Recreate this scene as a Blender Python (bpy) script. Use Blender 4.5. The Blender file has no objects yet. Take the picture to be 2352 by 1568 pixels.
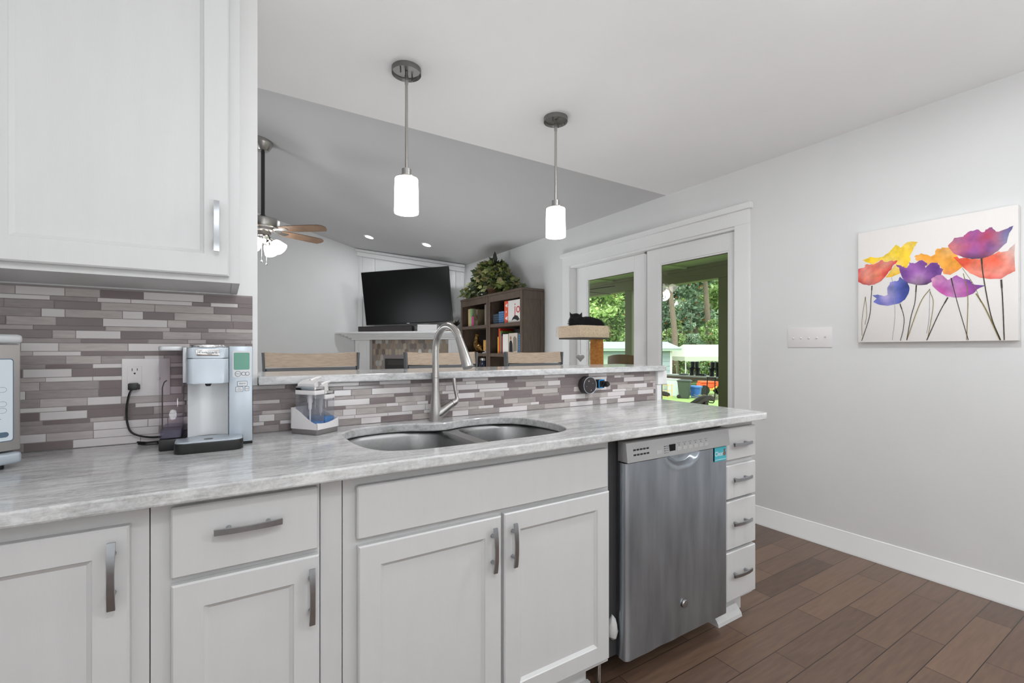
import bpy, bmesh, math, random
from mathutils import Vector, Matrix, noise
random.seed(7)
SC = bpy.context.scene
COL = SC.collection
PI = math.pi
R = math.radians

# ------------------------------------------------------------------ camera
cam_data = bpy.data.cameras.new('camera')
cam_data.sensor_width = 36.0
cam_data.lens = 1061.0/2352.0*36.0
cam_data.shift_y = 19.0/2352.0
cam_data.clip_start = 0.02
cam_data.clip_end = 400
cam = bpy.data.objects.new('camera', cam_data)
cam.location = (0, 0, 1.19)
cam.rotation_euler = (PI/2, 0, -R(32))
COL.objects.link(cam)
SC.camera = cam

# ------------------------------------------------------------------ view, world, sun
SC.view_settings.view_transform = 'Standard'
SC.view_settings.look = 'None'
SC.view_settings.exposure = 0.0
SC.view_settings.gamma = 1.0
SC.view_settings.use_curve_mapping = False
try:
    SC.cycles.use_denoising = True
    SC.cycles.max_bounces = 10
    SC.cycles.diffuse_bounces = 6
    SC.cycles.transparent_max_bounces = 24
    SC.cycles.sample_clamp_indirect = 6.0
    SC.cycles.caustics_reflective = False
    SC.cycles.caustics_refractive = False
except Exception:
    pass
world = bpy.data.worlds.new('overcast_sky')
SC.world = world
world.use_nodes = True
wn = world.node_tree
wn.nodes['Background'].inputs['Color'].default_value = (0.93, 0.97, 1.0, 1)
wn.nodes['Background'].inputs['Strength'].default_value = 2.6
sun_d = bpy.data.lights.new('sun', 'SUN')
sun_d.energy = 3.4
sun_d.angle = R(12)
sun_d.color = (1.0, 0.96, 0.86)
sun = bpy.data.objects.new('sun', sun_d)
sun.rotation_euler = (R(38), 0, R(-70))      # high, shining from behind the house out over the yard
COL.objects.link(sun)

# ceiling lamps of the kitchen (all but the first added for fill) and living room: (x, y, watts); the fixtures are built further down
KITCHEN_LAMPS = [(1.84, 0.70, 12.5), (0.25, -0.7, 14.0), (2.1, -1.3, 18.0), (-0.1, -2.1, 9.0)]
LIVING_LAMPS = [(1.777, 6.717, 6.0), (2.40, 6.082, 6.0)]
FAN_WATT = 15.0
# fill lights added without fixtures, turned up to the ceiling: two behind the camera, two in the living room below the bar and behind the wall
BOUNCE_FILL = [(-0.1, -1.2, 0.7, 22.0), (0.9, -0.9, 0.8, 34.0), (-2.6, 4.9, 0.6, 38.0), (1.7, 4.4, 0.35, 25.0)]
PENDANT_GLOW = 12.0

# ------------------------------------------------------------------ helpers
def lin(c):
    out = []
    for v in c[:3]:
        v = v/255.0
        out.append(v/12.92 if v <= 0.04045 else ((v+0.055)/1.055)**2.4)
    return (out[0], out[1], out[2], 1.0)

def new_mat(name):
    m = bpy.data.materials.new(name)
    m.use_nodes = True
    return m, m.node_tree, m.node_tree.nodes['Principled BSDF']

def N(nt, kind, **kw):
    n = nt.nodes.new(kind)
    for k, v in kw.items():
        if k in n.inputs:
            n.inputs[k].default_value = v
        else:
            setattr(n, k, v)
    return n

def mat(name, rgb, rough=0.5, metal=0.0, var=0.0, scale=20.0, stretch=(1, 1, 1), bump=0.0, bscale=None,
        spec=0.5, coat=0.0, emit=None, estr=0.0, rgb2=None, detail=4.0):
    m, nt, b = new_mat(name)
    L = nt.links
    b.inputs['Roughness'].default_value = rough
    b.inputs['Metallic'].default_value = metal
    b.inputs['Specular IOR Level'].default_value = spec
    b.inputs['Coat Weight'].default_value = coat
    c1 = lin(rgb)
    tc = N(nt, 'ShaderNodeTexCoord')
    mp = N(nt, 'ShaderNodeMapping')
    mp.inputs['Scale'].default_value = stretch
    L.new(tc.outputs['Object'], mp.inputs['Vector'])
    nz = N(nt, 'ShaderNodeTexNoise', Scale=scale, Detail=detail)
    L.new(mp.outputs['Vector'], nz.inputs['Vector'])
    ramp = N(nt, 'ShaderNodeValToRGB')
    ramp.color_ramp.elements[0].position = 0.3
    ramp.color_ramp.elements[1].position = 0.7
    if rgb2 is not None:
        c0 = lin(rgb2)
    else:
        c0 = tuple(v*(1-var) for v in c1[:3])+(1,)
    ramp.color_ramp.elements[0].color = c0
    ramp.color_ramp.elements[1].color = c1
    L.new(nz.outputs['Fac'], ramp.inputs['Fac'])
    L.new(ramp.outputs['Color'], b.inputs['Base Color'])
    if bump > 0:
        bp = N(nt, 'ShaderNodeBump', Strength=bump, Distance=0.002)
        if bscale:
            nz2 = N(nt, 'ShaderNodeTexNoise', Scale=bscale, Detail=3.0)
            L.new(mp.outputs['Vector'], nz2.inputs['Vector'])
            L.new(nz2.outputs['Fac'], bp.inputs['Height'])
        else:
            L.new(nz.outputs['Fac'], bp.inputs['Height'])
        L.new(bp.outputs['Normal'], b.inputs['Normal'])
    if emit is not None:
        b.inputs['Emission Color'].default_value = lin(emit)
        b.inputs['Emission Strength'].default_value = estr
    return m

def attr_mat(name, rough=0.6, nscale=18.0, mixv=0.25, bump=0.0):
    m, nt, b = new_mat(name)
    L = nt.links
    at = N(nt, 'ShaderNodeAttribute', attribute_name='Col')
    tc = N(nt, 'ShaderNodeTexCoord')
    nz = N(nt, 'ShaderNodeTexNoise', Scale=nscale, Detail=5.0)
    L.new(tc.outputs['Object'], nz.inputs['Vector'])
    mr = N(nt, 'ShaderNodeMapRange')
    mr.inputs['From Min'].default_value = 0.3
    mr.inputs['From Max'].default_value = 0.7
    mr.inputs['To Min'].default_value = 1.0-mixv
    mr.inputs['To Max'].default_value = 1.0+mixv
    L.new(nz.outputs['Fac'], mr.inputs['Value'])
    vm = N(nt, 'ShaderNodeVectorMath', operation='SCALE')
    L.new(at.outputs['Color'], vm.inputs[0])
    L.new(mr.outputs['Result'], vm.inputs['Scale'])
    L.new(vm.outputs['Vector'], b.inputs['Base Color'])
    b.inputs['Roughness'].default_value = rough
    return m

def glass_mat(name, tint=(255, 255, 255), rough=0.0, ior=1.5, opac=0.0):
    m, nt, b = new_mat(name)
    L = nt.links
    nt.nodes.remove(b)
    out = nt.nodes['Material Output']
    fr = N(nt, 'ShaderNodeFresnel', IOR=ior)
    tr = N(nt, 'ShaderNodeBsdfTransparent')
    tr.inputs['Color'].default_value = lin(tint)
    gl = N(nt, 'ShaderNodeBsdfGlossy')
    gl.inputs['Roughness'].default_value = rough
    mx = N(nt, 'ShaderNodeMixShader')
    geo = N(nt, 'ShaderNodeNewGeometry')
    inv = N(nt, 'ShaderNodeMath', operation='SUBTRACT'); inv.inputs[0].default_value = 1.0
    L.new(geo.outputs['Backfacing'], inv.inputs[1])
    mul = N(nt, 'ShaderNodeMath', operation='MULTIPLY')      # only the front skin mirrors
    L.new(fr.outputs['Fac'], mul.inputs[0]); L.new(inv.outputs['Value'], mul.inputs[1])
    L.new(mul.outputs['Value'], mx.inputs['Fac'])
    if opac > 0:
        df = N(nt, 'ShaderNodeBsdfDiffuse')
        df.inputs['Color'].default_value = lin(tint)
        m2 = N(nt, 'ShaderNodeMixShader')
        m2.inputs['Fac'].default_value = opac
        L.new(tr.outputs['BSDF'], m2.inputs[1])
        L.new(df.outputs['BSDF'], m2.inputs[2])
        L.new(m2.outputs['Shader'], mx.inputs[1])
    else:
        L.new(tr.outputs['BSDF'], mx.inputs[1])
    L.new(gl.outputs['BSDF'], mx.inputs[2])
    L.new(mx.outputs['Shader'], out.inputs['Surface'])
    return m

TM = {}
def tag(o, label=None, cat=None, group=None, kind=None):
    if label: o['label'] = label
    if cat: o['category'] = cat
    if group: o['group'] = group
    if kind: o['kind'] = kind
    return o

def thing(name, label, cat, loc=(0, 0, 0), rz=0.0, group=None):
    o = bpy.data.objects.new(name, None)
    COL.objects.link(o)
    o.empty_display_size = 0.05
    o.location = loc
    o.rotation_euler = (0, 0, rz)
    tag(o, label, cat, group)
    TM[o.name] = Matrix.Translation(loc) @ Matrix.Rotation(rz, 4, 'Z')
    return o

def root_of(o):
    while o.parent is not None:
        o = o.parent
    return o

def dup(root, loc, rz=None, label=None, group=None):
    r = root.copy(); COL.objects.link(r)
    r.location = loc
    if rz is not None:
        r.rotation_euler = (0, 0, rz)
    if label: r['label'] = label
    if group: r['group'] = group
    for ch in list(root.children):
        c = ch.copy(); COL.objects.link(c); c.parent = r
        for g in list(ch.children):
            d = g.copy(); COL.objects.link(d); d.parent = c
    TM[r.name] = Matrix.Translation(loc) @ Matrix.Rotation(r.rotation_euler.z, 4, 'Z')
    return r

# (the fixtureless fill lamps themselves are made after lamp() below)
class MB:
    """collects shapes and links them as one mesh object"""
    def __init__(self):
        self.bm = bmesh.new()
        self.col = None
    def _new(self, verts, faces, m=0):
        vs = [self.bm.verts.new(v) for v in verts]
        fs = []
        for f in faces:
            try:
                fc = self.bm.faces.new([vs[i] for i in f])
                fc.material_index = m
                fs.append(fc)
            except ValueError:
                pass
        return vs, fs
    def box(self, x0, x1, y0, y1, z0, z1, m=0, bev=0.0, seg=1, M=None):
        if x0 > x1: x0, x1 = x1, x0
        if y0 > y1: y0, y1 = y1, y0
        if z0 > z1: z0, z1 = z1, z0
        v = [(x0,y0,z0),(x1,y0,z0),(x1,y1,z0),(x0,y1,z0),(x0,y0,z1),(x1,y0,z1),(x1,y1,z1),(x0,y1,z1)]
        f = [(0,3,2,1),(4,5,6,7),(0,1,5,4),(1,2,6,5),(2,3,7,6),(3,0,4,7)]
        vs, fs = self._new(v, f, m)
        if bev > 0:
            ed = list({e for fc in fs for e in fc.edges})
            r = bmesh.ops.bevel(self.bm, geom=ed, offset=bev, segments=seg, affect='EDGES', profile=0.5)
            for fc in r['faces']:
                fc.material_index = m
            vs = list({vv for fc in fs if fc.is_valid for vv in fc.verts} | {vv for fc in r['faces'] for vv in fc.verts})
        if M is not None:
            bmesh.ops.transform(self.bm, matrix=M, verts=vs)
        return vs
    def loft(self, rings, m=0, cap0=True, cap1=True, closed=True):
        rows = [[self.bm.verts.new(p) for p in ring] for ring in rings]
        n = len(rows[0])
        for a, b in zip(rows, rows[1:]):
            for i in range(n if closed else n-1):
                j = (i+1) % n
                try:
                    f = self.bm.faces.new((a[i], a[j], b[j], b[i])); f.material_index = m
                except ValueError:
                    pass
        if cap0:
            f = self.bm.faces.new(list(reversed(rows[0]))); f.material_index = m
        if cap1:
            f = self.bm.faces.new(rows[-1]); f.material_index = m
        return rows
    def lathe(self, prof, c=(0, 0, 0), axis='Z', seg=24, m=0, cap0=True, cap1=True, M=None):
        rings = []
        for r, h in prof:
            ring = []
            for i in range(seg):
                a = 2*PI*i/seg
                u, v = max(r, 1e-5)*math.cos(a), max(r, 1e-5)*math.sin(a)
                if axis == 'Z': p = Vector((u, v, h))
                elif axis == 'Y': p = Vector((u, h, v))
                else: p = Vector((h, u, v))
                if M is not None: p = M @ p
                ring.append(p+Vector(c))
            rings.append(ring)
        self.loft(rings, m, cap0, cap1)
    def cyl(self, p0, p1, r0, r1=None, seg=16, m=0):
        self.tube([p0, p1], [r0, r0 if r1 is None else r1], seg, m)
    def tube(self, pts, rad, seg=12, m=0, caps=True, flat=1.0):
        pts = [Vector(p) for p in pts]
        if not isinstance(rad, (list, tuple)): rad = [rad]*len(pts)
        rings = []
        up = None
        for i, p in enumerate(pts):
            if i == 0: t = pts[1]-pts[0]
            elif i == len(pts)-1: t = pts[-1]-pts[-2]
            else: t = (pts[i+1]-pts[i]).normalized()+(pts[i]-pts[i-1]).normalized()
            t.normalize()
            if up is None:
                up = Vector((0, 0, 1)) if abs(t.z) < 0.9 else Vector((1, 0, 0))
            a = t.cross(up)
            if a.length < 1e-6: a = t.cross(Vector((0, 1, 0)))
            a.normalize()
            b = a.cross(t).normalized()
            up = b
            rings.append([p+a*rad[i]*math.cos(2*PI*k/seg)+b*rad[i]*flat*math.sin(2*PI*k/seg) for k in range(seg)])
        self.loft(rings, m, caps, caps)
    def prism(self, poly, a, b, axis='Z', m=0, M=None, bev=0.0):
        """polygon extruded along an axis from a to b; poly given in the two other axes"""
        def P(u, v, h):
            p = {'Z': Vector((u, v, h)), 'Y': Vector((u, h, v)), 'X': Vector((h, u, v))}[axis]
            return M @ p if M is not None else p
        r0 = [self.bm.verts.new(P(u, v, a)) for u, v in poly]
        r1 = [self.bm.verts.new(P(u, v, b)) for u, v in poly]
        n = len(poly); fs = []
        for i in range(n):
            j = (i+1) % n
            fs.append(self.bm.faces.new((r0[i], r0[j], r1[j], r1[i])))
        c0 = self.bm.faces.new(list(reversed(r0))); c1 = self.bm.faces.new(r1)
        fs += [c0, c1]
        for f in fs: f.material_index = m
        if bev > 0:
            ed = list(set(c0.edges) | set(c1.edges))
            rr = bmesh.ops.bevel(self.bm, geom=ed, offset=bev, segments=2, affect='EDGES', profile=0.5)
            for f in rr['faces']: f.material_index = m
    def holed(self, outer, holes, z0, z1, m=0, bev=0.0):
        """slab with holes: outline polygons in x, y; bev rounds the upper and lower edges"""
        def grow(loop, d, hole):
            n = len(loop); out = []
            area = sum(loop[i][0]*loop[(i+1) % n][1]-loop[(i+1) % n][0]*loop[i][1] for i in range(n))
            sg = (1 if area > 0 else -1)*(-1 if hole else 1)
            for i in range(n):
                a, p, c = Vector(loop[i-1]), Vector(loop[i]), Vector(loop[(i+1) % n])
                t0, t1 = (p-a).normalized(), (c-p).normalized()
                n0, n1 = Vector((-t0.y, t0.x))*sg, Vector((-t1.y, t1.x))*sg
                h = n0+n1
                k = h.normalized()*(d/max(0.4, h.length/2))
                out.append((p.x+k.x, p.y+k.y))
            return out
        full = [(outer, False)]+[(h, True) for h in holes]
        if bev > 0:
            for loop, hole in full:
                rings = []
                for f, dz in ((1.0, 0.0), (0.62, 0.08), (0.29, 0.29), (0.08, 0.62), (0.0, 1.0)):
                    rings.append([(x, y, z1-bev*dz) for x, y in grow(loop, bev*f, hole)])
                for f, dz in ((0.0, 1.0), (0.29, 0.29), (1.0, 0.0)):
                    rings.append([(x, y, z0+bev*dz) for x, y in grow(loop, bev*f, hole)])
                self.loft(rings, m, False, False)
            outer = grow(outer, bev, False); holes = [grow(h, bev, True) for h in holes]
        bm2 = bmesh.new()
        for loop in [outer]+holes:
            vs = [bm2.verts.new((x, y, 0)) for x, y in loop]
            for i in range(len(vs)):
                bm2.edges.new((vs[i], vs[(i+1) % len(vs)]))
        bmesh.ops.triangle_fill(bm2, use_beauty=True, use_dissolve=False, edges=bm2.edges[:])
        tris = [[tuple(v.co[:2]) for v in f.verts] for f in bm2.faces]
        bm2.free()
        for z, flip in ((z1, False), (z0, True)):
            cache = {}
            for t in tris:
                vs = []
                for p in t:
                    k = (round(p[0], 5), round(p[1], 5))
                    if k not in cache: cache[k] = self.bm.verts.new((p[0], p[1], z))
                    vs.append(cache[k])
                f = self.bm.faces.new(vs)
                f.normal_update()
                if (f.normal.z > 0) == flip: f.normal_flip()
                f.material_index = m
        for loop in ([outer]+holes if bev <= 0 else []):
            a = [self.bm.verts.new((x, y, z0)) for x, y in loop]
            b = [self.bm.verts.new((x, y, z1)) for x, y in loop]
            n = len(loop)
            for i in range(n):
                j = (i+1) % n
                f = self.bm.faces.new((a[i], a[j], b[j], b[i])); f.material_index = m
        bmesh.ops.remove_doubles(self.bm, verts=self.bm.verts[:], dist=1e-5)
    def quad(self, pts, m=0, col=None):
        vs = [self.bm.verts.new(p) for p in pts]
        f = self.bm.faces.new(vs); f.material_index = m
        if col is not None: self.paint([f], col)
        return f
    def paint(self, faces, col):
        if self.col is None:
            self.col = self.bm.loops.layers.float_color.new('Col')
        for f in faces:
            for l in f.loops:
                l[self.col] = col
    def text(self, s, size, origin, ux, uy, depth=0.0004, m=0, align='CENTER', shear=0.0):
        cu = bpy.data.curves.new('lettering', 'FONT')
        cu.body = s; cu.size = size; cu.align_x = align; cu.align_y = 'CENTER'
        cu.extrude = depth; cu.shear = shear; cu.resolution_u = 2
        ob = bpy.data.objects.new('lettering', cu)
        COL.objects.link(ob)
        dg = bpy.context.evaluated_depsgraph_get()
        me = bpy.data.meshes.new_from_object(ob.evaluated_get(dg))
        bpy.data.objects.remove(ob); bpy.data.curves.remove(cu)
        ux = Vector(ux).normalized(); uy = Vector(uy).normalized(); n = ux.cross(uy)
        Mx = Matrix(((ux.x, uy.x, n.x, origin[0]), (ux.y, uy.y, n.y, origin[1]), (ux.z, uy.z, n.z, origin[2]), (0, 0, 0, 1)))
        n0 = len(self.bm.faces); 
        me.transform(Mx)
        self.bm.from_mesh(me)
        self.bm.faces.ensure_lookup_table()
        for f in self.bm.faces[n0:]: f.material_index = m
        bpy.data.meshes.remove(me)
    def build(self, name, mats, parent=None, local=False, smooth=True, ang=0.6, label=None, cat=None, group=None, kind=None, normals=True):
        bm = self.bm
        if normals:
            bmesh.ops.recalc_face_normals(bm, faces=bm.faces[:])
        if smooth:
            for f in bm.faces: f.smooth = True
            for e in bm.edges:
                if len(e.link_faces) == 2 and e.calc_face_angle(0) > ang: e.smooth = False
        off = None
        if parent is not None:
            if not local:
                bmesh.ops.transform(bm, matrix=TM[root_of(parent).name].inverted(), verts=bm.verts[:])
        else:
            if not local and bm.verts:
                xs = [v.co.x for v in bm.verts]; ys = [v.co.y for v in bm.verts]; zs = [v.co.z for v in bm.verts]
                off = Vector(((min(xs)+max(xs))/2, (min(ys)+max(ys))/2, min(zs)))
                bmesh.ops.translate(bm, vec=-off, verts=bm.verts[:])
        me = bpy.data.meshes.new(name)
        bm.to_mesh(me); bm.free()
        if not isinstance(mats, (list, tuple)): mats = [mats]
        for mm in mats: me.materials.append(mm)
        o = bpy.data.objects.new(name, me)
        COL.objects.link(o)
        if parent is not None: o.parent = parent
        if off is not None:
            o.location = off
            TM[o.name] = Matrix.Translation(off)
        tag(o, label, cat, group, kind)
        return o

def bx(name, m, x0, x1, y0, y1, z0, z1, parent=None, bev=0.0, **kw):
    b = MB(); b.box(x0, x1, y0, y1, z0, z1, 0, bev)
    return b.build(name, m, parent, **kw)

def rrect(x0, x1, y0, y1, r, n=6):
    pts = []
    for cx, cy, a0 in ((x1-r, y1-r, 0), (x0+r, y1-r, PI/2), (x0+r, y0+r, PI), (x1-r, y0+r, 1.5*PI)):
        for i in range(n+1):
            a = a0+PI/2*i/n
            pts.append((cx+r*math.cos(a), cy+r*math.sin(a)))
    return pts

def smooth_path(pts, n=6):
    P = [Vector(p) for p in pts]
    P = [P[0]*2-P[1]]+P+[P[-1]*2-P[-2]]
    out = []
    for i in range(1, len(P)-2):
        p0, p1, p2, p3 = P[i-1], P[i], P[i+1], P[i+2]
        for s in range(n):
            t = s/n
            out.append(0.5*((2*p1)+(p2-p0)*t+(2*p0-5*p1+4*p2-p3)*t*t+(3*p1-p0-3*p2+p3)*t**3))
    out.append(P[-2])
    return out

def lamp(name, kind, loc, watt, parent=None, size=0.1, color=(0.938, 0.98, 1.0), rot=None):
    d = bpy.data.lights.new(name, kind)
    d.energy = watt; d.color = color
    if kind == 'AREA':
        d.shape = 'DISK'; d.size = size
    else:
        d.shadow_soft_size = size
    o = bpy.data.objects.new(name, d)
    COL.objects.link(o)
    if parent is not None:
        o.parent = parent
        o.location = TM[root_of(parent).name].inverted() @ Vector(loc)
    else:
        o.location = loc
    if rot: o.rotation_euler = rot
    return o

for x, y, z, w in BOUNCE_FILL:
    lamp('added_fill_light', 'AREA', (x, y, z), w, None, 1.4 if y > 2 else 0.7, rot=(PI, R(38) if x < -1 else 0, 0))
# ------------------------------------------------------------------ materials
M_wall = mat('wall_paint_grey', (226, 226, 226), 0.62, var=0.03, scale=3, bump=0.12, bscale=160)
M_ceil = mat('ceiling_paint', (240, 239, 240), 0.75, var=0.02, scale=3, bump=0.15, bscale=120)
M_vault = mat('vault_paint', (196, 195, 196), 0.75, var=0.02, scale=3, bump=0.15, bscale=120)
M_white = mat('white_cabinet_paint', (210, 210, 210), 0.36, var=0.025, scale=6, stretch=(6, 6, 0.6), bump=0.05, bscale=60)
M_trim = mat('white_trim_paint', (238, 238, 238), 0.4, var=0.02, scale=5)
M_plate = mat('white_plastic', (232, 228, 228), 0.35)
M_black = mat('black_plastic', (24, 24, 25), 0.35)
M_dark = mat('dark_gap', (30, 30, 31), 0.7)
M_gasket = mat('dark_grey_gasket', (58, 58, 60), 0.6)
M_rubber = mat('grey_rubber', (118, 114, 114), 0.55)
M_nickel = mat('brushed_nickel', (190, 187, 184), 0.3, 1.0, var=0.12, scale=90, stretch=(1, 1, 6))
M_pull = mat('satin_pull_metal', (172, 175, 179), 0.28, 1.0, var=0.1, scale=60)
M_canopy = mat('matt_nickel', (140, 138, 136), 0.5, 1.0, var=0.12, scale=40)
M_chrome = mat('chrome', (215, 215, 215), 0.08, 1.0)
M_sink = mat('brushed_sink_steel', (168, 168, 168), 0.34, 1.0, var=0.1, scale=70, stretch=(1, 12, 1), bump=0.03)
M_silver = mat('silver_plastic', (190, 199, 208), 0.32, 0.35, var=0.02)  # blue cast in the colour stands in for reflected daylight
M_silver2 = mat('pale_silver_plastic', (205, 207, 209), 0.35, 0.25, var=0.02)
M_mwsteel = mat('microwave_steel', (176, 172, 169), 0.36, 0.6, var=0.08, scale=120, stretch=(8, 1, 1))
M_panel = mat('pale_blue_panel', (206, 215, 222), 0.3)
M_navy = mat('slate_blue_ink', (84, 104, 122), 0.5)
M_ink = mat('grey_ink', (96, 100, 106), 0.6)
M_bulb = mat('glowing_white_glass', (255, 255, 255), 0.3, emit=(255, 250, 244), estr=PENDANT_GLOW)
M_fanbulb = mat('glowing_fan_glass', (255, 255, 255), 0.3, emit=(255, 248, 238), estr=7.0)
M_led = mat('glowing_lens', (255, 255, 255), 0.3, emit=(255, 253, 250), estr=8.0)
M_wood_fan = mat('fan_blade_oak', (130, 104, 84), 0.45, rgb2=(106, 84, 66), scale=14, stretch=(1, 1, 1))
M_oak = mat('weathered_oak', (196, 178, 158), 0.5, rgb2=(168, 148, 128), scale=16, stretch=(1.2, 6, 14), detail=8)
M_stoolgrey = mat('stool_grey_paint', (96, 98, 101), 0.5)
M_espresso = mat('espresso_wood', (98, 82, 70), 0.38, rgb2=(80, 66, 56), scale=10, stretch=(6, 6, 0.8), detail=6)
M_espback = mat('espresso_back', (40, 31, 28), 0.6)
M_screen = mat('dark_tv_glass', (16, 16, 16), 0.22, spec=0.14)
M_bezel = mat('black_bezel', (20, 20, 20), 0.3)
M_carpet = mat('beige_plush', (240, 222, 200), 0.95, rgb2=(224, 202, 174), scale=60, bump=0.6, bscale=300)
M_carpet_b = mat('grey_plush', (92, 86, 82), 0.95, scale=60, bump=0.5, bscale=300)
M_heart = mat('grey_felt', (168, 166, 166), 0.95, var=0.25, scale=120)
M_canvas = mat('canvas_white', (238, 234, 231), 0.7, var=0.015, scale=60, bump=0.06, bscale=500)
M_paint = attr_mat('watercolour', 0.7, 26, 0.22)
M_leafattr = attr_mat('leaf_colour', 0.5, 30, 0.2)
M_fur = mat('black_fur', (18, 18, 19), 0.8, var=0.3, scale=80)
M_furgrey = mat('sooty_fur', (44, 44, 46), 0.8)
M_glass = glass_mat('door_glass', (250, 255, 252))
M_tank = glass_mat('smoky_tank', (240, 236, 238), 0.02, 1.35)
M_clear = glass_mat('clear_plastic', (238, 238, 240), 0.02, 1.5, 0.09)
M_blueliq = glass_mat('blue_soap', (40, 150, 230), 0.0, 1.2, 0.7)
M_lcd = mat('green_lcd', (104, 160, 140), 0.3)
M_cyan = mat('cyan_magnet', (64, 176, 190), 0.4)
M_brown_ink = mat('brown_ink', (120, 92, 82), 0.6)
M_bright_blue = mat('bright_blue_plastic', (0, 140, 215), 0.4)
M_charcoal = mat('charcoal_fabric', (56, 50, 51), 0.7, var=0.2, scale=300)

def granite():
    m, nt, b = new_mat('grey_granite')
    L = nt.links
    tc = N(nt, 'ShaderNodeTexCoord')
    def layer(scale, st, detail=6, rough=0.6, rot=0.0):
        mp = N(nt, 'ShaderNodeMapping'); mp.inputs['Scale'].default_value = st
        mp.inputs['Rotation'].default_value = (0, 0, rot)
        L.new(tc.outputs['Object'], mp.inputs['Vector'])
        n = N(nt, 'ShaderNodeTexNoise', Scale=scale, Detail=detail, Roughness=rough)
        n.inputs['Distortion'].default_value = 0.6
        L.new(mp.outputs['Vector'], n.inputs['Vector'])
        return n
    a = layer(5.0, (0.9, 6.0, 3.0), 8, 0.65, R(4))
    c = layer(36.0, (0.6, 4.0, 2.0), 6, 0.7, R(-3))
    g = layer(90.0, (1, 1, 1), 4, 0.7)
    mx = N(nt, 'ShaderNodeMix', data_type='FLOAT'); mx.inputs['Factor'].default_value = 0.42
    L.new(a.outputs['Fac'], mx.inputs['A']); L.new(c.outputs['Fac'], mx.inputs['B'])
    mx2 = N(nt, 'ShaderNodeMix', data_type='FLOAT'); mx2.inputs['Factor'].default_value = 0.22
    L.new(mx.outputs['Result'], mx2.inputs['A']); L.new(g.outputs['Fac'], mx2.inputs['B'])
    r = N(nt, 'ShaderNodeValToRGB')
    e = r.color_ramp.elements
    e[0].position = 0.34; e[0].color = lin((146, 145, 145))
    e[1].position = 0.66; e[1].color = lin((226, 226, 226))
    e2 = e.new(0.45); e2.color = lin((184, 184, 184))
    e3 = e.new(0.54); e3.color = lin((210, 210, 210))
    L.new(mx2.outputs['Result'], r.inputs['Fac'])
    L.new(r.outputs['Color'], b.inputs['Base Color'])
    b.inputs['Roughness'].default_value = 0.13
    return m
M_granite = granite()

def floor_mat():
    m, nt, b = new_mat('dark_hardwood')
    L = nt.links
    tc = N(nt, 'ShaderNodeTexCoord')
    br = N(nt, 'ShaderNodeTexBrick', offset=0.37, offset_frequency=2, squash=1.0)
    br.inputs['Scale'].default_value = 1.0
    br.inputs['Brick Width'].default_value = 0.62
    br.inputs['Row Height'].default_value = 0.114
    br.inputs['Mortar Size'].default_value = 0.0016
    br.inputs['Mortar Smooth'].default_value = 0.2
    br.inputs['Color1'].default_value = (0, 0, 0, 1)
    br.inputs['Color2'].default_value = (1, 1, 1, 1)
    br.inputs['Mortar'].default_value = (0.5, 0.5, 0.5, 1)
    L.new(tc.outputs['Object'], br.inputs['Vector'])
    mp = N(nt, 'ShaderNodeMapping'); mp.inputs['Scale'].default_value = (1.2, 12, 1)
    L.new(tc.outputs['Object'], mp.inputs['Vector'])
    nz = N(nt, 'ShaderNodeTexNoise', Scale=6.0, Detail=8.0)
    L.new(mp.outputs['Vector'], nz.inputs['Vector'])
    mx = N(nt, 'ShaderNodeMix', data_type='FLOAT'); mx.inputs['Factor'].default_value = 0.55
    L.new(br.outputs['Color'], mx.inputs['A']); L.new(nz.outputs['Fac'], mx.inputs['B'])
    r = N(nt, 'ShaderNodeValToRGB')
    r.color_ramp.elements[0].position = 0.2; r.color_ramp.elements[0].color = lin((84, 66, 56))
    r.color_ramp.elements[1].position = 0.8; r.color_ramp.elements[1].color = lin((124, 98, 80))
    L.new(mx.outputs['Result'], r.inputs['Fac'])
    mm = N(nt, 'ShaderNodeMix', data_type='RGBA')
    L.new(br.outputs['Fac'], mm.inputs['Factor'])
    L.new(r.outputs['Color'], mm.inputs['A'])
    mm.inputs['B'].default_value = lin((38, 26, 20))
    L.new(mm.outputs['Result'], b.inputs['Base Color'])
    b.inputs['Roughness'].default_value = 0.36
    bp = N(nt, 'ShaderNodeBump', Strength=0.25, Distance=0.002)
    nz2 = N(nt, 'ShaderNodeTexNoise', Scale=4.0, Detail=3.0)
    L.new(mp.outputs['Vector'], nz2.inputs['Vector'])
    L.new(nz2.outputs['Fac'], bp.inputs['Height'])
    L.new(bp.outputs['Normal'], b.inputs['Normal'])
    return m
M_floor = floor_mat()

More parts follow.
